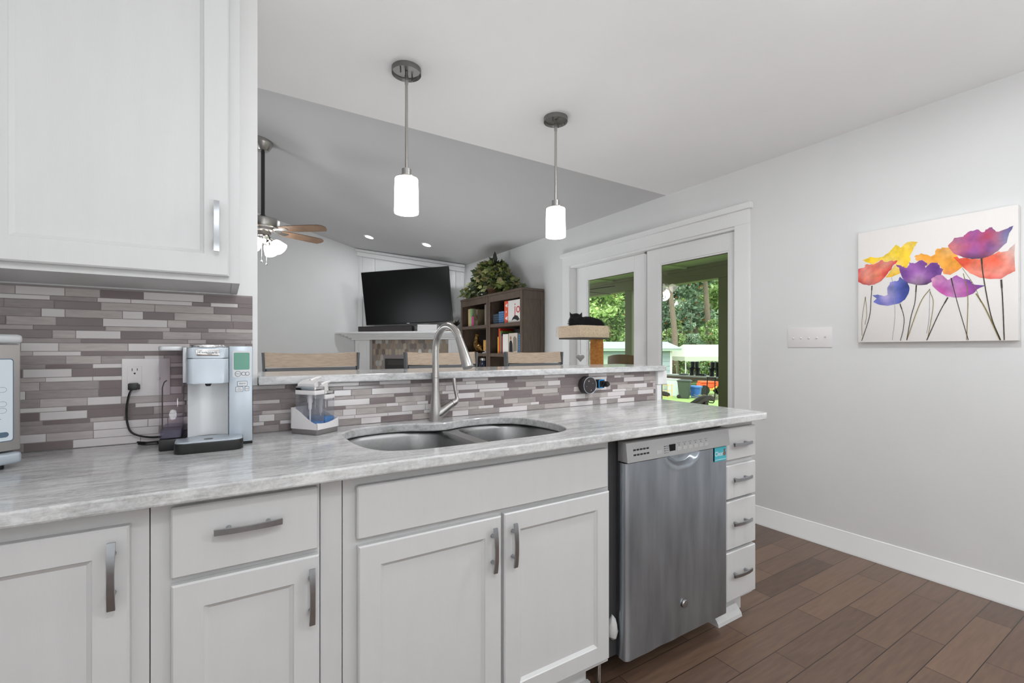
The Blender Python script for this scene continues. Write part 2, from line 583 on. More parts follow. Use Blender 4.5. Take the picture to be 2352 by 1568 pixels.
def stainless():
    m, nt, b = new_mat('dishwasher_stainless')
    L = nt.links
    tc = N(nt, 'ShaderNodeTexCoord')
    mp = N(nt, 'ShaderNodeMapping'); mp.inputs['Scale'].default_value = (120, 1, 1.2)
    L.new(tc.outputs['Object'], mp.inputs['Vector'])
    nz = N(nt, 'ShaderNodeTexNoise', Scale=3.0, Detail=5.0)
    L.new(mp.outputs['Vector'], nz.inputs['Vector'])
    mp2 = N(nt, 'ShaderNodeMapping'); mp2.inputs['Scale'].default_value = (5, 1, 0.9)
    L.new(tc.outputs['Object'], mp2.inputs['Vector'])
    nz2 = N(nt, 'ShaderNodeTexNoise', Scale=3.0, Detail=4.0)
    L.new(mp2.outputs['Vector'], nz2.inputs['Vector'])
    r = N(nt, 'ShaderNodeValToRGB')
    r.color_ramp.elements[0].position = 0.3; r.color_ramp.elements[0].color = lin((148, 155, 162))
    r.color_ramp.elements[1].position = 0.7; r.color_ramp.elements[1].color = lin((182, 190, 198))
    L.new(nz2.outputs['Fac'], r.inputs['Fac'])
    L.new(r.outputs['Color'], b.inputs['Base Color'])
    b.inputs['Metallic'].default_value = 1.0
    b.inputs['Roughness'].default_value = 0.3
    b.inputs['Anisotropic'].default_value = 0.93
    tg = N(nt, 'ShaderNodeTangent', direction_type='RADIAL', axis='Z')
    L.new(tg.outputs['Tangent'], b.inputs['Tangent'])
    b.inputs['Anisotropic Rotation'].default_value = 0.25
    bp = N(nt, 'ShaderNodeBump', Strength=0.04, Distance=0.001)
    L.new(nz.outputs['Fac'], bp.inputs['Height'])
    L.new(bp.outputs['Normal'], b.inputs['Normal'])
    return m
M_stain = stainless()

# mosaic strips: pale glass, dark glass, pale stone, mid stone, grout
M_t_pale = mat('pale_glass_strip', (220, 214, 214), 0.12, var=0.03, scale=8)
M_t_dark = mat('mauve_glass_strip', (132, 120, 120), 0.1, var=0.08, scale=10)
M_t_stone = mat('pale_stone_strip', (194, 186, 183), 0.4, rgb2=(176, 168, 165), scale=26, stretch=(1, 1, 5), detail=8)
M_t_mid = mat('grey_stone_strip', (166, 158, 155), 0.4, rgb2=(150, 142, 140), scale=26, stretch=(1, 1, 5), detail=8)
M_grout = mat('grey_grout', (158, 150, 149), 0.85)
TILES = [M_t_pale, M_t_dark, M_t_stone, M_t_mid, M_grout]
# ------------------------------------------------------------------ room shell
XW = 3.11          # face of the right wall
YT = 1.757         # face of the tile
ZC = 0.912         # worktop height
ZK = 2.466         # kitchen ceiling
YE = 2.565         # edge of the kitchen ceiling
YB = 7.575         # back wall of the living room
KS = 0.257         # slope of the vault
def zvault(x):
    return ZK+0.002+KS*(XW-x) if x > -0.6 else ZK+0.002+KS*(XW+0.6)-KS*(-0.6-x)
S = dict(kind='structure')
bx('floor', M_floor, -4.5, XW+0.12, -2.95, YB+0.1, -0.06, 0.0, **S)
b = MB()
b.box(XW, XW+0.12, -2.95, 1.945, 0, 3.3)
b.box(XW, XW+0.12, 3.82, YB+0.1, 0, 3.3)
b.box(XW, XW+0.12, 1.945, 3.82, 2.07, 3.3)
b.box(XW, XW+0.12, 1.945, 3.82, -0.06, 0.02)
b.build('wall_right', M_wall, smooth=False, **S)
bx('wall_back', M_wall, -4.5, XW, YB, YB+0.12, 0, 3.6, smooth=False, **S)
bx('wall_left', M_wall, -4.42, -4.3, 1.885, YB, 0, 2.7, smooth=False, **S)
bx('wall_kitchen_left', M_wall, -1.27, -1.15, -2.95, 1.763, 0, ZK, smooth=False, **S)
bx('wall_kitchen_rear', M_wall, -1.15, XW, -2.95, -2.83, 0, ZK, smooth=False, **S)
bx('wall_divider', M_trim, -4.3, 0.097, 1.763, 1.885, 0, ZK, smooth=False, **S)
bx('wall_bar', M_trim, 0.097, 2.045, 1.763, 1.885, 0, 1.072, smooth=False, **S)
bx('ceiling', M_ceil, -4.3, XW, -2.83, YE, ZK, ZK+0.05, smooth=False, **S)
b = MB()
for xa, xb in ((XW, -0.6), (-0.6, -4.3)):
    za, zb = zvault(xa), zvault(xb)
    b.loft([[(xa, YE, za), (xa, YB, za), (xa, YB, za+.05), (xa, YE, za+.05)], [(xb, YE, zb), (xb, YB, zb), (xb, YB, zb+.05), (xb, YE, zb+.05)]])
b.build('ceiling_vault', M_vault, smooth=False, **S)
b = MB()
b.prism([(XW, ZK+.04), (-0.6, zvault(-0.6)+.04), (-4.3, ZK+.04)], YE-.06, YE, 'Y')
b.build('wall_gable', M_wall, smooth=False, **S)

def baseboard(name, p0, p1, n):
    """p0 to p1 along the wall foot, n = inward normal"""
    prof = [(0, 0), (0.018, 0), (0.018, 0.012), (0.013, 0.02), (0.013, 0.092), (0.010, 0.098), (0.010, 0.104), (0.006, 0.112), (0.006, 0.118), (0, 0.122)]
    b = MB()
    rings = []
    for p in (p0, p1):
        rings.append([(p[0]+n[0]*d, p[1]+n[1]*d, z) for d, z in prof])
    b.loft(rings)
    return b.build(name, M_trim, kind='structure')
baseboard('baseboard_right', (XW, -2.83), (XW, 1.842), (-1, 0))
baseboard('baseboard_right_far', (XW, 3.928), (XW, 4.25), (-1, 0))
baseboard('baseboard_back', (-4.3, YB), (1.80, YB), (0, -1))
baseboard('baseboard_rear', (-1.15, -2.83), (XW-.02, -2.83), (0, 1))

# end trim of the bar wall
bx('trim_1', M_trim, 2.045, 2.078, 1.748, 1.9, 0, 0.995, bev=0.002, **S)
bx('trim_2', M_trim, 2.045, 2.118, 1.742, 1.91, 0.996, 1.072, bev=0.003, **S)
# ------------------------------------------------------------------ sliding patio door in the right wall
b = MB()
b.box(XW-0.02, XW, 1.842, 1.955, 0, 2.07, 0, .002)
b.box(XW-0.02, XW, 3.808, 3.925, 0, 2.07, 0, .002)
b.box(XW-0.021, XW, 1.842, 3.925, 2.07, 2.17, 0, .002)
b.box(XW-0.04, XW, 1.822, 3.947, 2.17, 2.213, 0, .003)
b.build('trim_3', M_trim, **S)
b = MB()   # jamb lining
b.box(XW-0.005, XW+0.12, 1.945, 1.957, 0, 2.07); b.box(XW-0.005, XW+0.12, 3.806, 3.82, 0, 2.07)
b.box(XW-0.005, XW+0.12, 1.957, 3.806, 2.052, 2.07); b.box(XW-0.005, XW+0.12, 1.957, 3.806, 0.0, 0.03)
b.build('trim_4', M_trim, **S)
M_weather = mat('brown_glazing_strip', (88, 74, 66), 0.6)
def patio_panel(num, y0, y1, x0, gy0, gy1):
    gz0, gz1 = 0.27, 1.918
    z0, z1 = 0.03, 2.05
    b = MB()
    x1 = x0+0.04
    b.box(x0, x1, y0, gy0, z0, z1, 0, .002); b.box(x0, x1, gy1, y1, z0, z1, 0, .002)
    b.box(x0, x1, gy0, gy1, z0, gz0, 0, .002); b.box(x0, x1, gy0, gy1, gz1, z1, 0, .002)
    for a0, a1, c0, c1 in ((gy0, gy0+.012, gz0, gz1), (gy1-.012, gy1, gz0, gz1), (gy0+.012, gy1-.012, gz0, gz0+.012), (gy0+.012, gy1-.012, gz1-.012, gz1)):
        b.box(x0+.006, x0+.016, a0, a1, c0, c1, 0)
    d = b.build('door_%d' % num, M_trim, kind='structure')
    g = MB(); g.box(x0+.018, x0+.022, gy0-.004, gy1+.004, gz0-.004, gz1+.004)
    g.build('glass_pane', M_glass, d, smooth=False)
    w = MB()
    w.box(x0+.0165, x0+.0178, gy0+.0125, gy0+.018, gz0+.0125, gz1-.0125); w.box(x0+.0165, x0+.0178, gy1-.018, gy1-.0125, gz0+.0125, gz1-.0125)
    w.box(x0+.0165, x0+.0178, gy0+.018, gy1-.018, gz1-.018, gz1-.0125)
    w.build('glazing_strip', M_weather, d, smooth=False)
    return d
patio_panel(1, 1.958, 2.80, XW+.03, 2.028, 2.665)
patio_panel(2, 2.775, 3.805, XW+.072, 2.985, 3.635)
b = MB(); b.box(XW+.034, XW+.0715, 2.8005, 2.806, 0.031, 2.049); b.box(XW+.034, XW+.0715, 2.8062, 2.83, 2.035, 2.049)
b.build('trim_6', mat('grey_weatherstrip', (120, 116, 114), .8), smooth=False, **S)
# ------------------------------------------------------------------ mosaic splashbacks
def mosaic(name, x0, x1, z0, z1, seed, label):
    rnd = random.Random(seed)
    b = MB()
    b.box(x0, x1, YT+.0015, 1.7625, z0, z1, 4)
    z = z0+0.0015; row = 0
    while z < z1-0.006:
        big = row % 2 == 0 or rnd.random() < 0.06
        h = (0.0232 if big else 0.0128)
        h = min(h, z1-z)
        x = x0-rnd.random()*0.1
        last = -1
        while x < x1:
            w = rnd.choice([0.048, 0.075, 0.098, 0.098, 0.124, 0.15, 0.15])
            a, c = max(x, x0), min(x+w-0.0016, x1)
            m = rnd.choices([0, 1, 2, 3], [3.2, 3.2, 2.2, 1.8])[0]
            if m == last and rnd.random() < .6: m = rnd.choice([0, 1, 2])
            last = m
            if c-a > 0.004:
                fr = YT if m in (0, 1) else YT+.0004
                b.box(a, c, fr, YT+.004, z, z+h-0.0014, m, 0.0006)
            x += w
        z += h; row += 1
    return tag(b.build(name, TILES, smooth=False, normals=False), label, 'backsplash')
mosaic('mosaic_backsplash', -1.15, 0.082, ZC, 1.368, 3, 'tall glass and stone strip mosaic backsplash under the wall cabinet')
mosaic('mosaic_backsplash', 0.0828, 2.04, ZC, 1.071, 11, 'low glass and stone strip mosaic backsplash below the raised bar top')

# ------------------------------------------------------------------ worktop with sink cut-out, and raised bar top
def smooth_loop(pts, n=6):
    out = []
    k = len(pts)
    for i in range(k):
        p0, p1, p2, p3 = (Vector(pts[(i+j-1) % k]+(0,)) for j in range(4))
        for s in range(n):
            t = s/n
            v = 0.5*((2*p1)+(p2-p0)*t+(2*p0-5*p1+4*p2-p3)*t*t+(3*p1-p0-3*p2+p3)*t**3)
            out.append((v.x, v.y))
    return out
cut = smooth_loop([(0.40, 1.672), (0.345, 1.62), (0.33, 1.54), (0.335, 1.38), (0.375, 1.275), (0.46, 1.236), (0.60, 1.228), (0.78, 1.228), (0.93, 1.235),
                   (1.02, 1.275), (1.062, 1.37), (1.062, 1.49), (1.03, 1.60), (0.96, 1.655), (0.87, 1.668), (0.79, 1.655), (0.74, 1.636), (0.69, 1.632), (0.64, 1.65), (0.58, 1.683), (0.49, 1.692)], 5)
outer = [(-1.148, 1.132), (2.03, 1.132), (2.05, 1.14), (2.058, 1.16), (2.10, 1.757), (2.10, 1.885), (2.079, 1.885), (2.079, 1.757), (-1.148, 1.757)]
b = MB()
b.holed(outer, [cut], ZC-0.03, ZC, 0, 0.005)
tag(b.build('worktop', M_granite, ang=0.2), 'grey veined granite worktop running the length of the lower cabinets', 'countertop')
b = MB()
b.holed([(0.098, 1.7125), (2.07, 1.7125), (2.085, 1.72), (2.092, 1.735), (2.092, 2.08), (2.075, 2.10), (0.098, 2.10)], [], 1.0735, 1.102, 0, 0.005)
tag(b.build('raised_countertop', M_granite, ang=0.2), 'narrow grey granite bar top raised on the half wall behind the sink', 'countertop')

# ------------------------------------------------------------------ sink
t = thing('kitchen_sink', 'undermount double bowl stainless sink set into the granite worktop', 'sink', (0.7, 1.45, 0.69))
def bowl_loop(x0, x1, y0, y1, r, z): return [(x, y, z) for x, y in rrect(x0, x1, y0, y1, r, 6)]
b = MB()
zf = ZC-0.0315
BW = ((0.318, 0.712, 1.208, 1.705), (0.758, 1.078, 1.212, 1.68))
b.holed([(0.285, 1.18), (1.11, 1.18), (1.11, 1.735), (0.285, 1.735)], [rrect(a, c, d, e, 0.11, 6) for a, c, d, e in BW], zf-.002, zf)
b.build('rim', M_sink, t, ang=0.5)
for i, (a, c, d, e) in enumerate(BW):
    b = MB()
    rings = [bowl_loop(a, c, d, e, 0.11, zf-.0002)]
    for k, (ins, z) in enumerate(((0.004, .006), (0.008, .02), (0.014, 0.10), (0.02, 0.15), (0.034, 0.17), (0.06, 0.178))):
        rings.append(bowl_loop(a+ins, c-ins, d+ins, e-ins, 0.11-ins*.4, zf-z))
    b.loft(rings, 0, False, True)
    bowl = b.build('bowl', M_sink, t, ang=0.9)
    m = MB()
    m.lathe([(0.044, zf-.1775), (0.044, zf-.174), (0.036, zf-.174), (0.034, zf-.1765), (0, zf-.1765)], ((a+c)/2, (d+e)/2+.05, 0), seg=24)
    m.build('drain', M_chrome, bowl)
# ------------------------------------------------------------------ faucet
FX, FY = 0.704, 1.69
t = thing('kitchen_faucet', 'brushed nickel high arc pull down kitchen faucet behind the sink', 'faucet', (FX, FY, ZC))
b = MB()
b.tube([(FX, FY, ZC+.0005), (FX, FY, ZC+.03), (FX, FY, ZC+.075), (FX, FY, 1.03), (FX, FY, 1.081)], [0.0250, 0.0235, 0.0195, 0.0145, 0.0135], 28)
b.build('body', M_nickel, t)
hd = Vector((0.99, -0.1, 0)).normalized()
F0 = Vector((FX, FY, 0))
def fp_(u, z): return F0+hd*u+Vector((0, 0, z))
b = MB()
b.tube(smooth_path([fp_(0.0, .932), fp_(.016, .942), fp_(.034, .954), fp_(.052, .966), fp_(.070, .977)], 4), [0.0235, .023, .0225, .022, .0215, .0208, .02, .019, .0182, .0174, .0166, .016, .0154, .0148, .0143, .014, .0138], 24)
b.build('valve_arm', M_nickel, t)
b = MB()
b.tube(smooth_path([fp_(.0712, .9778), fp_(.082, .985), fp_(.088, .994), fp_(.086, 1.006), fp_(.081, 1.03), fp_(.075, 1.078)], 4), [.0140, .0142, .014, .0135, .013, .0122, .0112, .010, .009, .008, .0072, .0068, .0066, .0066, .0067, .0069, .0071, .0073, .0075, .0076, .0076], 18)
b.build('lever_handle', M_nickel, t)
sd = Vector((0.2, -0.98, 0)).normalized()
b = MB()
pts = [Vector((FX, FY, 1.082)), Vector((FX, FY, 1.135))]
for i in range(17):
    a = PI*(1-i/16*0.85)
    pts.append(Vector((FX, FY, 1.19+0.090*math.sin(a)))+sd*(0.08+0.08*math.cos(a)))
b.tube(pts, [0.0132]*len(pts), 24)
b.build('spout', M_nickel, t)
pe = pts[-1]; pd = (pts[-1]-pts[-2]).normalized()
b = MB()
q = [pe+pd*0.0006]
for k, (f, dv) in enumerate(((.03, .0), (.07, .002), (.105, .006), (.112, .007))):
    q.append(pe+pd*f+Vector((0, 0, -dv)))
b.tube(q, [0.0134, 0.0148, 0.0182, 0.0205, 0.0192], 24)
b.build('spray_head', M_nickel, t)

# ------------------------------------------------------------------ pulls and cabinet doors
def pull_mb(c, axis, n=(0, -1, 0), L=0.13, out=0.027):
    """bowed bar pull on two posts; c = middle on the surface, axis = direction of its length, n = outwards"""
    c, ax, n = Vector(c), Vector(axis), Vector(n)
    w = ax.cross(n).normalized()
    b = MB()
    rings = []
    K = 12
    for i in range(K+1):
        s = -1+2*i/K
        o = out-0.007*(abs(s)**2.2)
        p = c+ax*(s*L/2)+n*o
        hw = 0.0056+0.0008*abs(s)
        rings.append([p+w*hw+n*.0027, p-w*hw+n*.0027, p-w*hw-n*.0027, p+w*hw-n*.0027])
    b.loft(rings)
    for s in (-1, 1):
        p = c+ax*(s*0.038)
        b.cyl(p, p+n*(out-.005), 0.0052, 0.0045, 12)
    return b
def pull(parent, c, axis, **kw):
    return pull_mb(c, axis, **kw).build('handle', M_pull, parent, ang=0.5)

def shaker_mb(x0, x1, z0, z1, yf, th=0.02, st=0.055, rec=0.009, slope=0.010):
    """door leaf facing -y with a recessed flat panel and sloped inner moulding"""
    b = MB()
    e = 0.0035
    def loop(i, y): return [(x0+i, y, z0+i), (x1-i, y, z0+i), (x1-i, y, z1-i), (x0+i, y, z1-i)]
    rings = [loop(0, yf+th), loop(0, yf+e), loop(e, yf), loop(st, yf), loop(st+.002, yf+.003), loop(st+slope, yf+rec)]
    b.loft(rings, 0, True, True)
    return b
def door(parent, x0, x1, z0, z1, yf, **kw):
    return shaker_mb(x0, x1, z0, z1, yf, **kw).build('door', M_white, parent, ang=0.25)
def slab_front(name, parent, x0, x1, z0, z1, yf, th=0.02):
    b = MB(); b.box(x0, x1, yf, yf+th, z0, z1, 0, 0.0035)
    return b.build(name, M_white, parent, ang=0.25)

YF, YD = 1.196, 1.175      # face frame, door fronts
def carcass(parent, x0, x1, toe=True, notch=None):
    b = MB()
    zt = ZC-0.0305
    b.box(x0, x1, YF, YF+.02, 0.1, zt, 0)                # face frame
    b.box(x0, x0+.016, YF+.0202, 1.74, 0.1, zt); b.box(x1-.016, x1, YF+.0202, 1.74, 0.1, zt)
    b.box(x0+.0165, x1-.0165, YF+.0202, 1.74, 0.1, 0.116)
    b.box(x0+.0165, x1-.0165, 1.728, 1.74, 0.1165, zt)
    b.box(x0, x1, 1.255, 1.27, 0.0005, 0.0995)              # toe kick
    return b.build('carcass', M_white, parent, smooth=False)

# corner base cabinet (runs out of the picture at the left)
t = thing('base_cabinet', 'white base cabinet with a tall panelled door, cut off by the left edge', 'cabinet', (-0.5, 1.45, 0))
carcass(t, -0.62, -0.1285)
d = door(t, -0.60, -0.158, 0.124, 0.842, YD)
pull(d, (-0.182, YD, 0.756), (0, 0, 1))
# narrow drawer cabinet
t = thing('base_cabinet', 'narrow white base cabinet with one drawer above a panelled door', 'cabinet', (0.04, 1.45, 0))
carcass(t, -0.1265, 0.1975)
d = slab_front('drawer', t, -0.092, 0.192, 0.717, 0.864, YD)
pull(d, (0.048, YD, 0.805), (1, 0, 0))
d = door(t, -0.091, 0.194, 0.124, 0.703, YD)
pull(d, (0.175, YD, 0.616), (0, 0, 1))
# filler strip
bx('cabinet_filler_strip', M_white, 0.1995, 0.2495, YF, YF+.02, 0.1, ZC-.0305, bev=0.001, label='flat white filler strip between the drawer cabinet and the sink cabinet', cat='filler strip')
# sink cabinet
t = thing('sink_base_cabinet', 'wide white sink cabinet with blank front panel and paired doors', 'cabinet', (0.7, 1.45, 0))
b = MB()
zt = ZC-0.0305
x0, x1 = 0.2515, 1.144
b.box(x0, x1, YF, YF+.018, 0.1, zt)
b.box(x0, x0+.016, YF+.0182, 1.74, 0.1, zt); b.box(x1-.016, x1, YF+.0182, 1.74, 0.1, zt)
b.box(x0+.0165, x1-.0165, YF+.0182, 1.74, 0.1, 0.116)
b.box(x0, x1-.05, 1.255, 1.27, 0.0005, 0.0995)
b.box(x0, x1-.044, 1.2385, 1.2545, 0.0005, 0.018)
b.build('carcass', M_white, t, smooth=False)
slab_front('false_front', t, 0.282, 1.126, 0.717, 0.850, YD)
d = door(t, 0.285, 0.698, 0.124, 0.699, YD); pull(d, (0.666, YD, 0.61), (0, 0, 1))
d = door(t, 0.708, 1.132, 0.124, 0.702, YD); pull(d, (0.735, YD, 0.61), (0, 0, 1))
b = MB()   # levelling foot glimpsed in the gap
b.cyl((1.122, 1.215, 0.02), (1.122, 1.215, 0.1), 0.006); b.lathe([(0.016, 0.001), (0.016, 0.012), (0.008, 0.02)], (1.122, 1.215, 0), seg=6)
b.build('levelling_foot', M_chrome, t)
# four drawer cabinet
t = thing('drawer_base_cabinet', 'white base cabinet of four stacked drawers right of the dishwasher', 'cabinet', (1.9, 1.45, 0))
b = MB()
x0, x1 = 1.795, 2.026
b.box(x0, x1, YF, YF+.02, 0.1, zt)
b.box(x0, x0+.016, YF+.0202, 1.74, 0.1, zt); b.box(x1-.016, x1, YF+.0202, 1.74, 0.1, zt)
b.box(x0+.0165, x1-.0165, YF+.0202, 1.74, 0.1, 0.116)
b.box(x0, x1, 1.25, 1.27, 0.0005, 0.0995)
b.prism([(1.205, 0.0005), (1.25, 0.0005), (1.25, 0.05), (1.235, 0.046), (1.22, 0.03), (1.208, 0.014)], x0, x1-.06, 'X')
b.build('carcass', M_white, t, smooth=False)
for za, zb, zh in ((0.719, 0.856, 0.787), (0.553, 0.697, 0.637), (0.338, 0.543, 0.45), (0.119, 0.326, 0.232)):
    d = slab_front('drawer', t, 1.805, 2.02, za, zb, YD)
    pull(d, (1.896, YD, zh), (1, 0, 0))
# wall cabinet
t = thing('wall_cabinet', 'white wall cabinet with a tall panelled door above the coffee maker', 'cabinet', (-0.4, 1.6, 1.37))
b = MB()
b.box(-1.0, 0.038, 1.4595, 1.478, 1.37, 2.44, 0)
b.box(0.020, 0.038, 1.4782, 1.7565, 1.37, 2.44); b.box(-1.0, 0.0198, 1.4782, 1.7565, 1.372, 1.385); b.box(-1.0, 0.0198, 1.4782, 1.7565, 2.42, 2.44)
b.box(-1.0, 0.0198, 1.745, 1.7565, 1.3855, 2.4195)
b.build('carcass', M_white, t, smooth=False)
d = door(t, -0.455, 0.013, 1.385, 2.40, 1.438, st=0.055)
pull(d, (-0.015, 1.438, 1.51), (0, 0, 1))
d = door(t, -0.95, -0.468, 1.385, 2.40, 1.438, st=0.055)
# dark scribe strip between the tile and the cabinet bottom
# ------------------------------------------------------------------ dishwasher
t = thing('dishwasher', 'stainless steel dishwasher with pocket handle between the sink cabinet and the drawers', 'dishwasher', (1.48, 1.45, 0))
DX0, DX1, DY = 1.184, 1.777, 1.15
b = MB(); b.box(DX0+.006, DX1+.004, 1.2105, 1.735, 0.105, 0.855)
b.build('tub', M_dark, t, smooth=False)
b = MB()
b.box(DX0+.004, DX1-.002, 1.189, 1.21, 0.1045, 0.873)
b.box(1.1462, DX0+.003, 1.2, 1.212, 0.105, 0.878); b.box(1.1462, DX1, 1.2, 1.212, 0.8735, 0.8785)  # dark left strip stands in for the shade of the open gap
b.build('gasket_and_gap_shade', M_gasket, t, smooth=False)
b = MB()
nx, nz = 72, 84
zA, zB = 0.102, 0.792
grid = []
for i in range(nx+1):
    col = []
    x = DX0+.002+(DX1-DX0-.004)*i/nx
    for j in range(nz+1):
        z = zA+(zB-zA)*j/nz
        y = DY
        rr = ((x-1.493)/0.096)**2+((z-0.800)/0.056)**2
        if rr < 1: y += 0.022*min(1.0, (1-rr)*1.6)
        elif rr < 1.5: y -= 0.0016*math.sin(PI*(1.5-rr)/.5)
        fx = abs(i/nx-.5)*2
        y += 0.010*max(0, fx-0.94)/0.06*max(0, fx-0.94)/0.06
        y += 0.0016*math.sin((x-1.2)*46+0.9*math.sin(z*5))*math.exp(-((x-1.37)/.11)**2)
        col.append(b.bm.verts.new((x, y, z)))
    grid.append(col)
for i in range(nx):
    for j in range(nz):
        b.bm.faces.new((grid[i][j], grid[i+1][j], grid[i+1][j+1], grid[i][j+1]))
def side(vs, yb):
    bk = [b.bm.verts.new((v.co.x, yb, v.co.z)) for v in vs]
    for k in range(len(vs)-1): b.bm.faces.new((vs[k], vs[k+1], bk[k+1], bk[k]))
side([grid[0][j] for j in range(nz+1)], 1.188); side([grid[nx][j] for j in range(nz+1)], 1.188)
side([grid[i][0] for i in range(nx+1)], 1.188); side([grid[i][nz] for i in range(nx+1)], 1.188)
dw_door = b.build('door', M_stain, t, ang=0.9)
b = MB()
b.prism([(1.141, 0.797), (1.188, 0.797), (1.188, 0.868), (1.156, 0.868), (1.149, 0.864)], DX0, DX1-.001, 'X', bev=0.002)
cp = b.build('control_panel', mat('dishwasher_panel_grey', (172, 172, 172), 0.35, 0.5), t, ang=0.5)
def pz(z): return 1.141+(z-0.797)*(0.149-0.141)/(0.864-0.797)
b = MB()
for zz in (0.838, 0.821):
    for k in range(5):
        xx = 1.216+k*0.0165
        b.box(xx, xx+.0125, pz(zz)-.0008, pz(zz)+.004, zz-.003, zz+.003)
b.build('vent_slots', M_black, cp, smooth=False)
b = MB(); b.box(1.404, 1.437, pz(.822)-.001, pz(.822)+.004, 0.806, 0.838)
b.build('display', M_screen, cp, smooth=False)
M_dwb = mat('dishwasher_button_grey', (190, 190, 190), 0.35, 0.4)
for xx, w in [(1.447+k*0.0325, .024) for k in range(6)]+[(1.332, .03)]:
    b = MB(); b.box(xx, xx+w, pz(.818)-.0012, pz(.818)+.003, 0.811, 0.823, 0, .0006)
    b.build('button', M_dwb, cp, smooth=False)
b = MB()
for k in range(6):
    xx = 1.459+k*0.0325
    b.box(xx-.003, xx+.003, pz(.831)-.0004, pz(.831)+.002, 0.8295, 0.8325)
    b.box(xx-.010, xx+.010, pz(.838)-.0003, pz(.838)+.002, 0.8375, 0.8388)
for k in range(4):
    b.box(1.375, 1.3795, pz(.81)-.0006, pz(.83)+.002, 0.809+k*.008, 0.8115+k*.008)
    b.box(1.382, 1.398, pz(.81)-.0005, pz(.83)+.002, 0.8097+k*.008, 0.8108+k*.008)
b.box(1.33, 1.36, pz(.838)-.0003, pz(.838)+.002, 0.8335, 0.8348)
b.build('printed_marks', M_ink, cp, smooth=False)
b = MB()
b.lathe([(0.0, -0.006), (0.013, -0.006), (0.0145, -0.004), (0.0145, 0.001)], (1.494, 1.148, 0.221), 'Y', 28)
lg = b.build('badge', M_nickel, dw_door)
b = MB(); b.text('GE', 0.014, (1.494, 1.1418, 0.221), (1, 0, 0), (0, 0, 1), 0.0003, shear=0.2)
b.lathe([(0.0118, -.0064), (0.0125, -.0064), (0.0125, -.006), (0.0118, -.006)], (1.494, 1.148, 0.221), 'Y', 28, cap0=False, cap1=False)
b.build('monogram', M_ink, lg, smooth=False)
# magnet on the dishwasher
t2 = thing('dishwasher_magnet', 'small turquoise magnet lettered Clean at the dishwasher corner', 'magnet', (1.72, 1.147, 0.737))
MY = 1.1475
b = MB(); b.box(1.680, 1.757, MY-.0016, MY+.001, 0.737, 0.794, 0, .0005)
b.build('magnet_card', M_cyan, t2, smooth=False)
b = MB(); b.text('Clean', 0.026, (1.709, MY-.0019, 0.767), (1, 0, 0), (0, 0, 1), 0.0001)
b.box(1.683, 1.754, MY-.0022, MY-.0017, 0.743, 0.7445)
b.build('lettering', M_plate, t2, smooth=False)
b = MB(); b.lathe([(0, -.0003), (0.0095, -.0003), (0.0095, .0002)], (1.744, MY-.0018, 0.766), 'Y', 16); b.lathe([(0, -.0003), (0.006, -.0003), (0.006, .0002)], (1.744, MY-.0018, 0.78), 'Y', 12)
b.build('printed_picture', M_brown_ink, t2, smooth=False)
# tuft of insulation in the gap
b = MB()
b.lathe([(0.002, 0), (0.015, .01), (0.018, .03), (0.016, .055), (0.012, .075), (0.003, .085)], (1.1655, 1.196, 0.168), seg=10)
for v in b.bm.verts: v.co += Vector((random.uniform(-.0015, .0015), random.uniform(-.003, .003), random.uniform(-.003, .003)))
tag(b.build('pipe_insulation', mat('white_insulation', (200, 200, 200), .9, bump=.5, bscale=90)), 'tuft of white insulation in the dark gap left of the dishwasher', 'insulation')

# ------------------------------------------------------------------ coffee maker
CY = 1.575
t = thing('coffee_maker', 'silver single cup coffee maker with a smoky water tank under the wall cabinet', 'coffee maker', (-0.04, 1.64, ZC))
b = MB()
b.box(-0.150, -0.086, CY, 1.742, ZC+.0005, 0.9445, 0, .004, 2)
b.box(0.0135, 0.074, CY+.001, 1.742, ZC+.0005, 0.9185, 0, .002)
b.box(-0.086, 0.0135, 1.6, 1.742, ZC+.0005, 0.93)
b.box(0.0745, 0.0795, 1.70, 1.75, ZC+.03, 1.06)
b.build('base', M_black, t)
b = MB()
b.prism([(x, y) for x, y in rrect(-0.112, 0.048, 1.497, 1.598, 0.022, 5)], ZC+.0006, 0.9395, 'Z', bev=.003)
tr = b.build('drip_tray', M_black, t)
b = MB()
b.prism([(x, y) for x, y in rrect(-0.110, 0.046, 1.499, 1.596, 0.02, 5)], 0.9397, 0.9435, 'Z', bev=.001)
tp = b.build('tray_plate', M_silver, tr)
b = MB(); b.lathe([(0, 0), (0.011, 0), (0.011, .0006)], (-0.035, 1.53, 0.9436), seg=20)
b.build('drain_hole', M_black, tr, smooth=False)
b = MB()   # tower behind the cup bay, slightly concave
rings = []
for z in (0.9437, 1.0, 1.06, 1.115, 1.197):
    ring = []
    for k in range(9):
        u = -1+k/4
        ring.append((-0.0365+u*0.0487, 1.585+0.018*(1-u*u), z))
    ring += [(0.0122, 1.74, z), (-0.0852, 1.74, z)]
    rings.append(ring)
b.loft(rings)
b.build('tower', M_silver2, t)
b = MB()
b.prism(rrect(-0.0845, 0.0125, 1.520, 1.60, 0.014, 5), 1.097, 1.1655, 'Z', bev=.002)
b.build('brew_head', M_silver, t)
b = MB()
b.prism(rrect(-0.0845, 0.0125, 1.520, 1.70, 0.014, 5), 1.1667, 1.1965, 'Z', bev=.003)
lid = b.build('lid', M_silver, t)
b = MB()
b.prism(rrect(-0.079, 0.007, 1.527, 1.66, 0.03, 6), 1.1967, 1.2035, 'Z', bev=.002)
b.prism(rrect(-0.060, -0.012, 1.515, 1.56, 0.01, 4), 1.1968, 1.2005, 'Z', bev=.001)
b.build('chrome_handle', M_chrome, lid)
b = MB()
